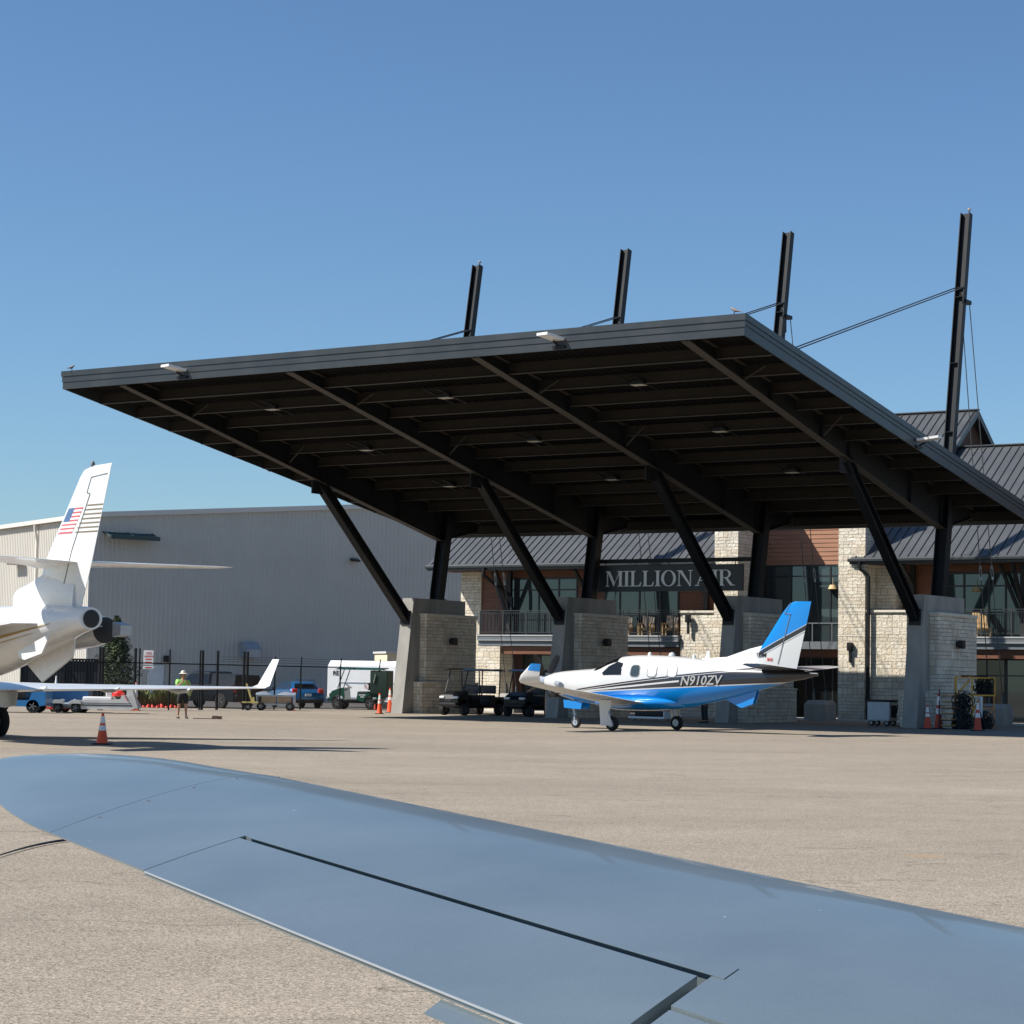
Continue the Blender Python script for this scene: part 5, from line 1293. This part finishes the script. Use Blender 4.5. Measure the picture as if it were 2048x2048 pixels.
car, cb_ = vehicle('hatchback_car', 'metallic blue hatchback parked nose in beyond the black fence', 'car', (p.x, p.y + 2.1, 0), rzh, mat('metallic_blue', (.01, .13, .32), .3, metal=.35, coat=.6), 4.0, 1.74,
    [(2.0, .62), (1.85, .78), (1.1, .93), (-1.75, .98), (-1.93, .80), (-2.0, .45)], ((-1.85, 1.15, .90), (-1.20, .20, 1.30)), (.31, (1.22, -1.28)),
    [[(1.0, .97), (.32, 1.34), (-.35, 1.37), (-.35, .97)], [(-.42, .97), (-.42, 1.37), (-1.05, 1.34), (-1.45, 1.05), (-1.3, .97)]])
for s_ in (1, -1):
    b = MB(); b.bbox(-1.97, -1.80, s_ * .70 - .14, s_ * .70 + .14, .78, 1.0, .03); b.build('tail_light', M_RED, car)
b = MB(); b.box(-2.035, -2.0, -.17, .17, .62, .75); b.build('number_plate', M_WHITE, car, angle=0)
b = MB(); b.bbox(-2.03, -1.9, -.80, .80, .28, .46, .03); b.build('bumper', M_BLACK, car)
b = MB(); b.bbox(-1.50, -1.28, -.55, .55, 1.42, 1.46, .01); b.build('spoiler', MATS['metallic_blue'], car)

rzt = math.pi / 2 + R(50)
p = G(405, 1418.5)
trk, tb_ = vehicle('pickup_truck', 'black crew cab pickup truck parked behind the man in the green shirt', 'pickup truck', (p.x - .35, p.y + 5.2, 0), rzt, M_BLKCART, 5.5, 1.95,
    [(2.75, .75), (2.68, 1.00), (1.35, 1.14), (-2.68, 1.16), (-2.75, .60)], ((-1.0, 1.35, 1.12), (-.85, .62, 1.76)), (.40, (1.75, -1.75)),
    [[(1.15, 1.17), (.62, 1.66), (.10, 1.68), (.10, 1.17)], [(.02, 1.17), (.02, 1.68), (-.78, 1.66), (-.85, 1.17)]])
b = MB(); b.bbox(-2.88, -2.72, -.93, .93, .50, .68, .03); b.build('bumper', M_BLACK, trk)
for s_ in (1, -1):
    b = MB(); b.bbox(-2.77, -2.68, s_ * .88 - .07, s_ * .88 + .07, .78, 1.10, .02); b.build('tail_light', mat('dark_red_lens', (.25, .02, .02), .3), trk)
b = MB(); b.loft([[(-2.7, -.9, 1.16), (-1.02, -.9, 1.16), (-1.02, .9, 1.16), (-2.7, .9, 1.16)], [(-2.62, -.78, 1.64), (-1.0, -.78, 1.70), (-1.0, .78, 1.70), (-2.62, .78, 1.64)]]); b.build('bed_topper', M_BLKCART, trk, angle=20)
b = MB(); b.box(-2.757, -2.75, -.15, .15, .85, .97); b.build('number_plate', M_GALV, trk, angle=0)

# white cargo trailer behind the green cart
p = P(672, 1405, 120); tr = thing('cargo_trailer', 'white box trailer parked behind the dark green golf cart', 'trailer', (p.x, 120, 0), -.50)
b = MB(); x0, x1 = 0, 5.2
rings = []
for x in (0, .10, .35, 4.9, 5.2):
    q = 0 if x > .09 and x < 5.1 else .12
    rings.append([(x, -1.0 + q, .35 + q), (x, 1.0 - q, .35 + q), (x, 1.0 - q, 2.25 - q), (x, .75 - q, 2.50 - q), (x, -.75 + q, 2.50 - q), (x, -1.0 + q, 2.25 - q)])
b.loft(rings); tbx = b.build('body', M_WHITE, tr, angle=20)
b = MB(); b.box(.9, 5.1, -1.02, -1.001, 1.30, 1.36); b.box(.02, 5.1, -1.015, -1.001, .45, .56); b.build('trim_rail', M_GALV, tr, angle=0)
for x in (2.9, 3.75): car_wheel(tr, x, -.88, .33, .2); car_wheel(tr, x, .88, .33, .2)
b = MB(); b.bar((0, -.5, .42), (-1.1, 0, .42), .06, .08); b.bar((0, .5, .42), (-1.1, 0, .42), .06, .08); b.cyl((-.9, 0, .05), (-.9, 0, .7), .04); b.build('drawbar', M_STEEL, tr)
put_text('lettering', 'RE', .34, M_BLACK, tbx, (.42, -1.022, 1.72), (1, 0, 0), (0, 0, 1), extrude=.003, bold=.006)

# ------------------------------------------------------------------ ramp equipment
# low white aircraft tug
p = G(107, 1425); tg = thing('aircraft_tug', 'low white aircraft tug with dark stripes parked under the jet wing', 'tug', (p.x, p.y + .6, 0), 0)
b = MB(); b.prism([(1.05, .16), (3.15, .16), (3.35, .24), (3.05, .74), (2.75, .74), (2.70, .58), (1.05, .52)], 'y', -.75, .75); b.build('body', M_OFFW, tg, angle=0)
b = MB(); b.box(1.0, 3.2, -.758, -.751, .30, .345); b.box(1.0, 3.15, -.758, -.751, .40, .42); b.build('stripe', M_BLACK, tg, angle=0)
b = MB(); b.bbox(1.15, 2.3, -.55, .55, .52, .66, .03); b.build('deck_cover', M_WHITE, tg)
for y, x in ((-.72, .20), (-.72, .92), (.72, .20), (.72, .92)): car_wheel(tg, x, y, .21, .20)
for x in (.20, .92):
    b = MB(); b.prism([(x - .26, .38), (x + .24, .38), (x + .18, .52), (x - .16, .52)], 'y', -.90, -.55); b.build('fender', M_OFFW, tg, angle=0)
b = MB(); b.bbox(-.02, 1.05, -.45, .45, .18, .40, .03); b.cyl((.3, -.3, .40), (.3, -.3, .55), .07); b.cyl((.55, -.35, .38), (.8, -.2, .52), .05); b.bar((.1, -.5, .25), (.95, -.5, .42), .05, .05); b.build('cradle', M_GALV, tg)
b = MB(); b.lathe([(.26, 0), (.25, .12), (.16, .22), (.02, .25)], (2.55, -.3, .70), (0, 0, 1), 14); b.build('driver_seat', M_RED, tg)
b = MB(); b.bbox(2.05, 2.32, -.4, .1, .60, 1.0, .03); b.build('console', M_OFFW, tg)
b = MB(); b.prism([(2.95, .6), (3.3, .22), (3.42, .22), (3.12, 1.15), (2.95, 1.15)], 'y', -.74, -.2); b.build('rear_column', M_OFFW, tg, angle=0)
b = MB(); b.bar((2.75, -.765, .95), (3.02, -.765, .50), .02, .05, (0, 1, 0)); b.build('red_trim', M_RED, tg, angle=0)
# blue tractor and its dark blue box trailer
p = G(0, 1425); M_TRB = mat('tractor_blue', (.01, .17, .42), .35, coat=.3, var=.1)
bt = thing('baggage_tractor', 'bright blue baggage tractor with open cab below the jet', 'tractor', (p.x - .5, p.y + .8, 0), 0)
b = MB(); b.prism([(-.2, .25), (1.95, .25), (2.25, .32), (2.25, .98), (1.75, .98), (1.60, .50), (1.05, .50), (1.0, .98), (.0, 1.02), (-.2, .7)], 'y', -.68, .68); b.build('body', M_TRB, bt, angle=0)
b = MB(); b.bbox(1.08, 1.45, -.5, .5, .52, .85, .04); b.build('seat', M_BLACK, bt)
b = MB(); c = Vector((1.72, .0, .95)); pts = [c + Vector((.0, math.cos(2 * math.pi * i / 14), math.sin(2 * math.pi * i / 14))) * .16 for i in range(15)]; b.tube(pts, .018, 5); b.cyl(c, c + Vector((.2, 0, -.3)), .02); b.build('steering_wheel', M_BLACK, bt)
b = MB(); b.box(.25, .85, -.69, -.681, .62, .85); b.build('grille', M_BLACK, bt, angle=0)
for x in (.25, 1.75):
    for y in (-.58, .58): car_wheel(bt, x, y, .27, .2)
p = G(86, 1424); bx_ = thing('equipment_box', 'dark blue lettered equipment box between the blue tractor and white tug', 'trailer', (p.x, p.y + .9, 0), 0)
b = MB(); b.bbox(0, 1.75, -.5, .5, .22, 1.02, .03); ob = b.build('box', mat('navy_paint', (.010, .075, .19), .45, var=.15), bx_)
b = MB(); b.box(-.05, 1.85, -.55, -.5, .12, .2); b.build('red_skid', M_RED, bx_, angle=0)
for x in (.3, 1.45): car_wheel(bx_, x, -.4, .12, .1); car_wheel(bx_, x, .4, .12, .1)
# tool cart with cartons
p = G(520, 1421); tc_ = thing('utility_cart', 'flat four wheeled cart loaded with cartons in front of the blue car', 'cart', (p.x, p.y + .5, 0), .05)
b = MB(); b.bbox(-.20, 1.55, -.42, .42, .26, .34, .01); b.box(-.22, -.18, -.42, .42, .3, .72); b.box(-.2, 1.58, -.45, -.42, .66, .72); b.box(-.2, 1.58, .42, .45, .66, .72); b.box(1.5, 1.58, -.42, .42, .3, .72); b.build('frame', M_GALV, tc_, angle=0)
b = MB(); b.bbox(.02, .70, -.40, .30, .345, .70, .01); b.box(.06, .66, -.412, -.402, .40, .44); b.build('carton', mat('carton_brown', (.42, .30, .19), .8, var=.1), tc_, angle=0)
b = MB(); b.bbox(.76, 1.42, -.38, .30, .345, .67, .01); b.build('carton', MATS['carton_brown'], tc_, angle=0)
b = MB(); n_ = 9; rings = []
for i in range(n_):
    x = -.25 + i * 1.85 / (n_ - 1); z = .76 + .11 * math.sin(i * 1.3) * math.sin(math.pi * i / (n_ - 1)); rings.append([(x, -.48, .735), (x, -.2, z + .06), (x, .15, z + .10 * math.sin(i)), (x, .47, .735)])
b.loft(rings, 0, False, False); b.build('tarpaulin', M_GALV, tc_, angle=60)
for x in (.0, 1.35):
    for y in (-.42, .42): car_wheel(tc_, x, y, .20, .12)
p = G(500, 1421); tbr = thing('tow_bar', 'yellow wheeled tow bar standing upright beside the gate post', 'tow bar', (p.x, p.y + .2, 0), 0)
b = MB(); b.bar((.1, 0, .3), (-.22, 0, 1.25), .08, .08); b.bar((-.4, -.05, .38), (.35, -.05, .38), .07, .07); b.bar((.12, 0, .3), (.12, 0, .62), .09, .09); b.build('bar', mat('faded_yellow', (.62, .50, .18), .5, var=.2), tbr, angle=0)
car_wheel(tbr, -.12, 0, .17, .12)
p = G(585, 1421); rj = thing('red_jack', 'small red stand beside the rear wheel of the cart', 'jack', (p.x, p.y + .3, 0), 0)
b = MB(); b.bar((-.12, 0, .42), (.12, 0, .42), .2, .05); b.bar((0, 0, 0), (.02, 0, .42), .08, .08); b.box(-.12, .12, -.1, .1, 0, .03); b.build('stand', M_RED, rj, angle=0)

def SX(px, s_, y=1456):      # ground point under a photo column on the frame plane s = const
    r = ray(px, y); o = Vector((OX, OY, 0)) + DV * s_; k = o.dot(DV) / (Vector((r.x, r.y, 0)).dot(DV)); return Vector((r.x * k, r.y * k, 0))
# white wheeled power unit by pier
p = G(1745, 1452); gp = thing('ground_power_unit', 'white wheeled ground power unit with black hose left of the bluish pier', 'power unit', (p.x + .55, p.y + .5, 0), YAW)
b = MB(); b.bbox(-.55, .45, -.45, .35, .22, 1.0, .03); b.box(-.5, .4, -.452, -.45, .3, .9); b.build('housing', mat('pale_grey_enamel', (.50, .53, .56), .4, var=.08), gp)
b = MB(); b.bbox(-.58, .48, -.47, .37, 1.0, 1.08, .02); b.box(.452, .458, -.3, .2, .35, .85); b.build('lid', M_BLACK, gp)
for x in (-.4, .3):
    for y in (-.35, .25): car_wheel(gp, x, y, .13, .09)
b = MB(); pts = [Vector((.50 + .02 * math.sin(i), -.35 + i * .055, .86 - .38 * math.sin(math.pi * i / 12))) for i in range(13)]; b.tube(pts, .03, 6)
pts = [Vector((-.60, -.3, .95)), Vector((-.68, -.3, .6)), Vector((-.62, -.3, .3))]; b.tube(pts, .04, 6); b.build('hose', M_BLACK, gp)

# yellow rack with cables
p = SX(1912, 27.1); rk = thing('cable_rack', 'yellow steel rack stacked with black cables right of the fourth pier', 'rack', (p.x, p.y, 0), -.12)
def posts(pts, m, nm='post'):
    for a, c in pts:
        b = MB(); b.bar(a, c, .055, .055); b.build(nm, m, rk, angle=0)
M_ORR = mat('orange_steel', (.60, .25, .08), .5, var=.2, vscale=8)
posts([((0, 0, 0), (0, 0, 2.08)), ((.60, -.35, 0), (.60, -.35, 2.05)), ((.02, .75, 0), (.02, .75, 2.08))], M_YELLOW)
posts([((1.52, 0, 1.30), (1.52, 0, 2.05))], M_YELLOW); posts([((1.48, -.1, 0), (1.48, -.1, 1.30))], M_ORR)
posts([((0, 0, 2.05), (.60, -.35, 2.05)), ((.60, -.35, 2.03), (1.52, 0, 2.03)), ((0, 0, 1.32), (.60, -.35, 1.32)), ((.60, -.35, 1.34), (1.5, -.05, 1.34)), ((0, 0, 1.32), (.5, -.3, 1.95)), ((.6, -.35, .62), (.95, -.2, 1.3))], M_YELLOW, 'rail')
posts([((.60, -.35, .84), (1.48, -.1, .84)), ((1.0, -.2, .3), (1.45, -.1, .8))], M_ORR, 'rail')
b = MB(); b.box(.1, 1.45, -.05, .5, 1.36, 1.40); b.box(.1, 1.45, -.05, .5, .86, .90); b.build('shelf', M_BLACK, rk, angle=0)
def cable_heap(x0, x1, y0, y1, z0, z1, n, rr=.016, seed=3, sz=.22):
    rnd = random.Random(seed); b = MB()
    for i in range(n):
        c = Vector((rnd.uniform(x0, x1), rnd.uniform(y0, y1), z0 + (z1 - z0) * rnd.random() ** 1.3)); R_ = rnd.uniform(.5, 1.1) * sz
        ax = Vector((rnd.gauss(0, 1), rnd.gauss(0, 1), rnd.gauss(0, .6))).normalized(); e1_ = ax.orthogonal().normalized(); e2_ = ax.cross(e1_); k = rnd.randint(5, 11)
        pts = [c + e1_ * R_ * math.cos(.6 * j) + e2_ * R_ * 1.3 * math.sin(.6 * j) for j in range(k)]
        pts = [Vector((q.x, q.y, max(q.z, .02))) for q in pts]; b.tube(pts, rr, 5)
    return b
cable_heap(.75, 1.4, -.1, .3, 1.42, 1.95, 60, .022, 5, .16).build('cable_bundle', M_BLACK, rk)
cable_heap(.75, 1.35, -.3, .2, .05, .60, 70, .020, 6, .2).build('cable_bundle', M_BLACK, rk)
b = MB(); b.bbox(.2, 1.2, -.3, .3, 2.07, 2.12, .01); b.build('cover_board', M_BLACK, rk)
b = MB(); b.cyl((.95, -.25, .45), (.95, -.25, 1.3), .07, .07, 8); b.build('white_pipe', M_WHITE, rk)
p = SX(1880, 27.15); stp = thing('access_steps', 'black portable steps with yellow edged treads heaped with cables', 'steps', (p.x, p.y, 0), -.2)
for i in range(6):
    b = MB(); b.box(.0 + i * .02, .62 + i * .02, -.05 + i * .10, .28 + i * .10, .10 + i * .235, .13 + i * .235); tr_ = b.build('tread', M_BLACK, stp, angle=0)
    b = MB(); b.bar((.01 + i * .02, -.056 + i * .10, .145 + i * .235), (.60 + i * .02, -.056 + i * .10, .165 + i * .235), .02, .022, (0, 1, 0)); b.build('tread_edge', M_YELLOW, tr_, angle=0)
for x in (-.05, .70):
    b = MB(); b.prism([(-.1, 0), (.7, 0), (.7, 1.55), (.5, 1.55)], 'x', x, x + .04); b.build('side_frame', M_BLACK, stp, angle=0)
hp = cable_heap(.42, .88, -.2, .3, .05, 1.25, 170, .021, 9, .22).build('cable_heap', mat('black_rubber_cable', (.02, .02, .022), .4), None)
hp.location = (p.x + .25, p.y + .15, 0); tag(hp, 'tangled heap of black hoses and cables between the steps and the rack', 'cables')
# pale frame trolley behind the airplane
p = G(1266, 1432); fr = thing('low_trolley', 'low white framed trolley standing behind the airplane wheels', 'trolley', (p.x, p.y + 16.0, 0), YAW)
fr.location = tuple(P(1266, 1432, 95))[:2] + (0,)
b = MB(); b.box(0, 1.75, -.4, -.35, .10, .18); b.box(0, 1.75, .35, .4, .10, .18); b.box(1.70, 1.75, -.35, .35, .10, .42); b.box(1.70, 1.75, -.4, -.35, .18, .42); b.build('frame', M_WHITE, fr, angle=0)
b = MB(); b.bbox(.25, 1.6, -.3, .3, .18, .40, .03); b.build('case', M_BLACK, fr)
for x in (.2, 1.55):
    for y in (-.3, .3): car_wheel(fr, x, y, .055, .05)

# traffic cones
def cone(label, loc, hgt, col=None, base_r=.19, group='orange traffic cones', bands=((.48, .62), (.68, .92)), dark=True, rz=0.0):
    col = col or M_ORANGE
    t = thing('traffic_cone', label, 'traffic cone', loc, rz, group)
    rb, rt = base_r * .62, .028
    def rad(f): return rb + (rt - rb) * f
    b = MB(); b.bbox(-base_r, base_r, -base_r, base_r, 0, .035, .012); b.build('base', M_BLACK if dark else col, t)
    b = MB(); b.lathe([(rb * 1.12, .03), (rb, .06), (rt, hgt), (rt * .6, hgt + .004)], (0, 0, 0), (0, 0, 1), 22); b.build('cone_body', col, t, angle=50)
    for f0, f1 in bands:
        z0_, z1_ = .06 + (hgt - .06) * f0, .06 + (hgt - .06) * f1
        b = MB(); b.lathe([(rad(f0) + .0005, z0_ - .001), (rad(f0) + .004, z0_), (rad(f1) + .004, z1_), (rad(f1) + .0005, z1_ + .001)], (0, 0, 0), (0, 0, 1), 22); b.build('reflective_collar', M_REFL, t, angle=50)
    return t
p = G(204, 1489); cone('near orange traffic cone alone on the ramp below the jet', (p.x, p.y, 0), .71, base_r=.21, bands=((.40, .58), (.66, .90)))
p = G(758, 1428); cone('shorter orange cone just left of the first pier base', (p.x + .02, p.y, 0), .92, base_r=.2)
p = G(779, 1425); cone('taller orange cone partly hidden behind the first pier', (p.x, p.y, 0), 1.15, base_r=.2)
p = G(750, 1420); cone('tiny red cone at the rear wheel of the green cart', (p.x, p.y, 0), .30, M_ORANGED, .1, bands=())
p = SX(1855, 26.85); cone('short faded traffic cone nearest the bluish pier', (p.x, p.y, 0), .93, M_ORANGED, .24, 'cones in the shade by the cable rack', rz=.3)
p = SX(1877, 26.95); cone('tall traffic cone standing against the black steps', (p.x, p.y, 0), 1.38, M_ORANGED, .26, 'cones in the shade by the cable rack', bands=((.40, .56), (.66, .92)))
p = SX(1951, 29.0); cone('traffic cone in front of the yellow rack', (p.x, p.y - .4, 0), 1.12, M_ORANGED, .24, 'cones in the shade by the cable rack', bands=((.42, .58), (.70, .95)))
p = G(271, 1421); cone('slim orange cone with tall white top beside the tug', (p.x, p.y, 0), 1.25, M_ORANGE, .2, bands=((.45, .95),), dark=False)
p = P(104, 1378, 96); cone('white topped cone standing on the dark blue equipment box', (G(104, 1424).x + .02, G(86, 1424).y + .9, 1.02), .45, M_REFL, .1, bands=((.2, .4),), dark=False)
p = G(432, 1438); ch = thing('wheel_chock', 'brown wheel chock with a rope lying right of the man', 'chock', (p.x, p.y, 0), 0)
b = MB(); b.prism([(-.16, .0), (.20, .0), (.22, .10), (-.12, .12)], 'y', -.1, .1); b.build('chock_block', mat('chock_brown', (.16, .08, .06), .8), ch, angle=0)
b = MB(); b.tube([Vector((.0 - i * .12, -.1 - .02 * math.sin(i), .012)) for i in range(8)], .012, 5); b.build('rope', M_BLACK, ch)

# thin dark line lying on the ramp left of our wing tip
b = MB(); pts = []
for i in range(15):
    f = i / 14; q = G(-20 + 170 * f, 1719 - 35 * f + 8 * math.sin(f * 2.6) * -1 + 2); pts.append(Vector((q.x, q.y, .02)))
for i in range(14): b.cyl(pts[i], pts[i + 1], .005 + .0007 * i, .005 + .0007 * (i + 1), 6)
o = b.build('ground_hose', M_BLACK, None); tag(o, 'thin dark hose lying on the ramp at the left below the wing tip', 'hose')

# ------------------------------------------------------------------ birds
def bird(label, loc, rz):
    t = thing('bird', label, 'bird', loc, rz, 'small birds perched on the canopy steelwork')
    b = MB(); b.loft([fus_ring(x, z1, z0_, w, 10) for x, z1, z0_, w in ((.15, .22, .20, .01), (.12, .24, .18, .035), (.08, .245, .15, .05), (.0, .20, .08, .075), (-.10, .15, .07, .055), (-.20, .10, .07, .02), (-.30, .07, .05, .015))]); b.build('body', mat('bird_feathers', (.26, .20, .18), .8), t, angle=60)
    b = MB(); b.cyl((.02, .02, .0), (.0, .02, .1), .008, n=5); b.cyl((.02, -.02, .0), (.0, -.02, .1), .008, n=5); b.build('leg', M_BLACK, t)
bird('small bird on the far left corner of the canopy', tuple(W(S0 + .35, T0, zb(T0) + .73)), 1.0)
bird('small bird near the right front corner of the canopy', tuple(W(S1 - .35, T0 + .02, zb(T0) + .73)), 2.6)
for k, l_ in ((0, 'small bird on top of the leftmost canopy mast'), (3, 'pale bird on top of the tallest canopy mast at right')):
    bird(l_, tuple(W(SP * k + .42, 5.97, 21.87)), 1.4)

# ------------------------------------------------------------------ people
M_VEST = mat('hi_vis_green', (.28, .62, .12), .7, var=.15, vscale=8); M_SHORT = mat('black_shorts', (.012, .012, .013), .8); M_SHOE = mat('dark_shoe', (.04, .03, .028), .7)
M_HAT = mat('straw_hat', (.62, .60, .50), .8)
def person(label, loc, rz, hgt, top_m, leg_m, shorts=True, arms='phone', hat=True):
    t = thing('person', label, 'person', loc, rz); k = hgt / 1.75
    V = lambda *a: tuple(q * k for q in a)
    # joints: x forward, y left
    J_ = {}
    pts, rad, idx = [], [], {}
    def add(n_, p_, r_): idx[n_] = len(pts); pts.append(V(*p_)); rad.append(tuple(q * k for q in (r_ if isinstance(r_, tuple) else (r_, r_))))
    add('pelvis', (0, 0, .95), (.15, .11)); add('waist', (.0, 0, 1.10), (.135, .10)); add('chest', (.0, 0, 1.30), (.165, .11)); add('neckb', (-.01, 0, 1.45), (.09, .07)); add('neck', (.0, 0, 1.52), .052); add('headb', (.02, 0, 1.60), (.075, .085)); add('headt', (.015, 0, 1.70), (.07, .085))
    ed = [('pelvis', 'waist'), ('waist', 'chest'), ('chest', 'neckb'), ('neckb', 'neck'), ('neck', 'headb'), ('headb', 'headt')]
    for s_, n_ in ((1, 'l'), (-1, 'r')):
        add(n_ + 'hip', (0, s_ * .10, .88), .095); add(n_ + 'knee', (.02, s_ * .13, .50), .060); add(n_ + 'calf', (-.015, s_ * .14, .36), .056); add(n_ + 'ankle', (-.02, s_ * .155, .09), .038); add(n_ + 'toe', (.13, s_ * .18, .035), (.045, .03))
        ed += [('pelvis', n_ + 'hip'), (n_ + 'hip', n_ + 'knee'), (n_ + 'knee', n_ + 'calf'), (n_ + 'calf', n_ + 'ankle'), (n_ + 'ankle', n_ + 'toe')]
        add(n_ + 'sh', (0, s_ * .19, 1.40), .062)
        if arms == 'phone':
            el, wr, ha = (.12, s_ * .27, 1.17), (.27, s_ * .12, 1.33), (.31, s_ * .08, 1.37)
        else:
            el, wr, ha = (-.02, s_ * .26, 1.12), (.05, s_ * .27, .88), (.07, s_ * .27, .80)
        add(n_ + 'el', el, .045); add(n_ + 'wr', wr, .030); add(n_ + 'ha', ha, (.04, .028))
        ed += [('chest', n_ + 'sh'), (n_ + 'sh', n_ + 'el'), (n_ + 'el', n_ + 'wr'), (n_ + 'wr', n_ + 'ha')]
        hv = Vector(ha) - Vector(wr); hv.normalize()
        sd = Vector((0, 1, 0)) if arms != 'phone' else Vector((.3, 0, 1)).normalized()
        if arms != 'phone': sd = Vector((1, 0, 0))
        for f in range(4):
            b0 = Vector(ha) + sd * (.030 - f * .020) + hv * .03; m1 = b0 + hv * (.035 + .006 * (f in (1, 2))); m2_ = m1 + hv * .02 - Vector((0, s_ * .015, 0))
            for q_, nn in ((b0, 'a'), (m1, 'b'), (m2_, 'c')): add(n_ + 'f%d' % f + nn, tuple(q_), .0095)
            ed += [(n_ + 'ha', n_ + 'f%da' % f), (n_ + 'f%da' % f, n_ + 'f%db' % f), (n_ + 'f%db' % f, n_ + 'f%dc' % f)]
        tb0 = Vector(wr) + hv * .02 + sd * .035; tb1 = tb0 + hv * .03 + sd * .025
        add(n_ + 'ta', tuple(tb0), .011); add(n_ + 'tb', tuple(tb1), .010); ed += [(n_ + 'wr', n_ + 'ta'), (n_ + 'ta', n_ + 'tb')]
    bo = skin_mesh('body', pts, [(idx[a], idx[c]) for a, c in ed], rad, M_SKIN, t, 2)
    # face
    b = MB(); 
    b.prism([V(.09, 0, 1.66)[0:1] + (V(0, 0, 1.66)[2],), (V(.118, 0, 0)[0], V(0, 0, 1.625)[2]), (V(.09, 0, 0)[0], V(0, 0, 1.615)[2])], 'y', -.012 * k, .012 * k); b.build('nose', M_SKIN, t)
    b = MB()
    for s_ in (1, -1): b.box(*(q * k for q in (.088, .1, s_ * .032 - .012, s_ * .032 + .012, 1.655, 1.668)))
    b.build('eyes', M_BLACK, t)
    b = MB(); b.box(*(q * k for q in (.086, .096, -.024, .024, 1.588, 1.596))); b.build('mouth', MATS.get('chock_brown') or M_SHOE, t)
    for s_ in (1, -1):
        b = MB(); b.lathe([(.001, -.006), (.02, -.004), (.026, .0), (.02, .008), (.001, .010)], V(.01, s_ * .085, 1.635), (0, 1, 0), 10); b.build('ear', M_SKIN, t)
    # clothes as slightly larger skins
    cp = [V(0, 0, .90), V(0, 0, 1.08), V(0, 0, 1.30), V(-.01, 0, 1.43), V(-.01, 0, 1.475)]; cr_ = [(.175 * k, .135 * k), (.165 * k, .13 * k), (.185 * k, .135 * k), (.11 * k, .09 * k), (.075 * k, .07 * k)]; ce = [(0, 1), (1, 2), (2, 3), (3, 4)]
    for s_, n_ in ((1, 'l'), (-1, 'r')):
        i0 = len(cp); sh = Vector(pts[idx[n_ + 'sh']]); el = Vector(pts[idx[n_ + 'el']]); cp += [tuple(sh), tuple(sh.lerp(el, .72))]; cr_ += [(.080 * k, .080 * k), (.070 * k, .070 * k)]; ce += [(2, i0), (i0, i0 + 1)]
    skin_mesh('shirt', cp, ce, cr_, top_m, t, 2)
    lo = .55 if shorts else .10
    sp2 = [V(0, 0, 1.0), V(0, 0, .93)]; sr = [(.155 * k, .12 * k), (.165 * k, .13 * k)]; se = [(0, 1)]
    for s_, n_ in ((1, 'l'), (-1, 'r')):
        i0 = len(sp2); sp2 += [V(0, s_ * .105, .85), V(.01, s_ * .12, .70), V(.02, s_ * .135, .52 if shorts else .50)]; sr += [(.115 * k, .115 * k), (.105 * k, .105 * k), (.105 * k if shorts else .085 * k,) * 2]; se += [(1, i0), (i0, i0 + 1), (i0 + 1, i0 + 2)]
        if not shorts: sp2.append(V(-.02, s_ * .155, .10)); sr.append((.075 * k, .075 * k)); se.append((i0 + 2, i0 + 3))
    skin_mesh('shorts' if shorts else 'trousers', sp2, se, sr, leg_m, t, 2)
    for s_ in (1, -1):
        b = MB(); a0 = Vector(V(-.07, s_ * .15, 0)); b.loft([fus_ring(x * k, z1 * k, 0, w * k, 12) for x, z1, w in ((-.10, .07, .03), (-.06, .10, .045), (.02, .10, .05), (.10, .07, .052), (.17, .05, .045), (.20, .03, .02))])
        o = b.build('shoe', M_SHOE, t, angle=60)
        for v in o.data.vertices: v.co.y += s_ * .165 * k
    if hat:
        b = MB(); b.lathe([(.088 * k, 0), (.165 * k, -.025 * k), (.170 * k, -.018 * k), (.095 * k, .015 * k), (.088 * k, .07 * k), (.06 * k, .10 * k), (.01, .105 * k)], V(.012, 0, 1.70), (0, 0, 1), 22); b.build('hat', M_HAT, t, angle=50)
        b = MB(); b.loft([[(.012 * k + math.cos(R(a_)) * r_ * k, math.sin(R(a_)) * r_ * k, (1.69 + z_) * k) for a_ in range(95, 266, 17)] for r_, z_ in ((.096, -.17), (.099, -.08), (.095, .0))], 0, False, False); b.build('neck_flap', M_HAT if False else M_VEST, t, angle=50)
    else:
        b = MB(); b.lathe([(.088 * k, -.03 * k), (.094 * k, .03 * k), (.08 * k, .08 * k), (.03 * k, .105 * k), (.002, .108 * k)], V(.0, 0, 1.675), (0, 0, 1), 18); b.build('hair', mat('dark_hair', (.03, .02, .015), .8), t, angle=50)
    return t
p = G(364, 1437); man = person('man in light hat, green hi vis shirt and black shorts behind the jet wing', (p.x, p.y, 0), R(-70), 1.72, M_VEST, M_SHORT)
p = G(1408, 1448); person('person in dark trousers standing behind the airplane belly', tuple(P(1409, 1447, 91.5))[:2] + (0,), R(200), 1.74, mat('navy_shirt', (.02, .03, .06), .8), mat('dark_trousers', (.018, .018, .02), .8), shorts=False, arms='down', hat=False)
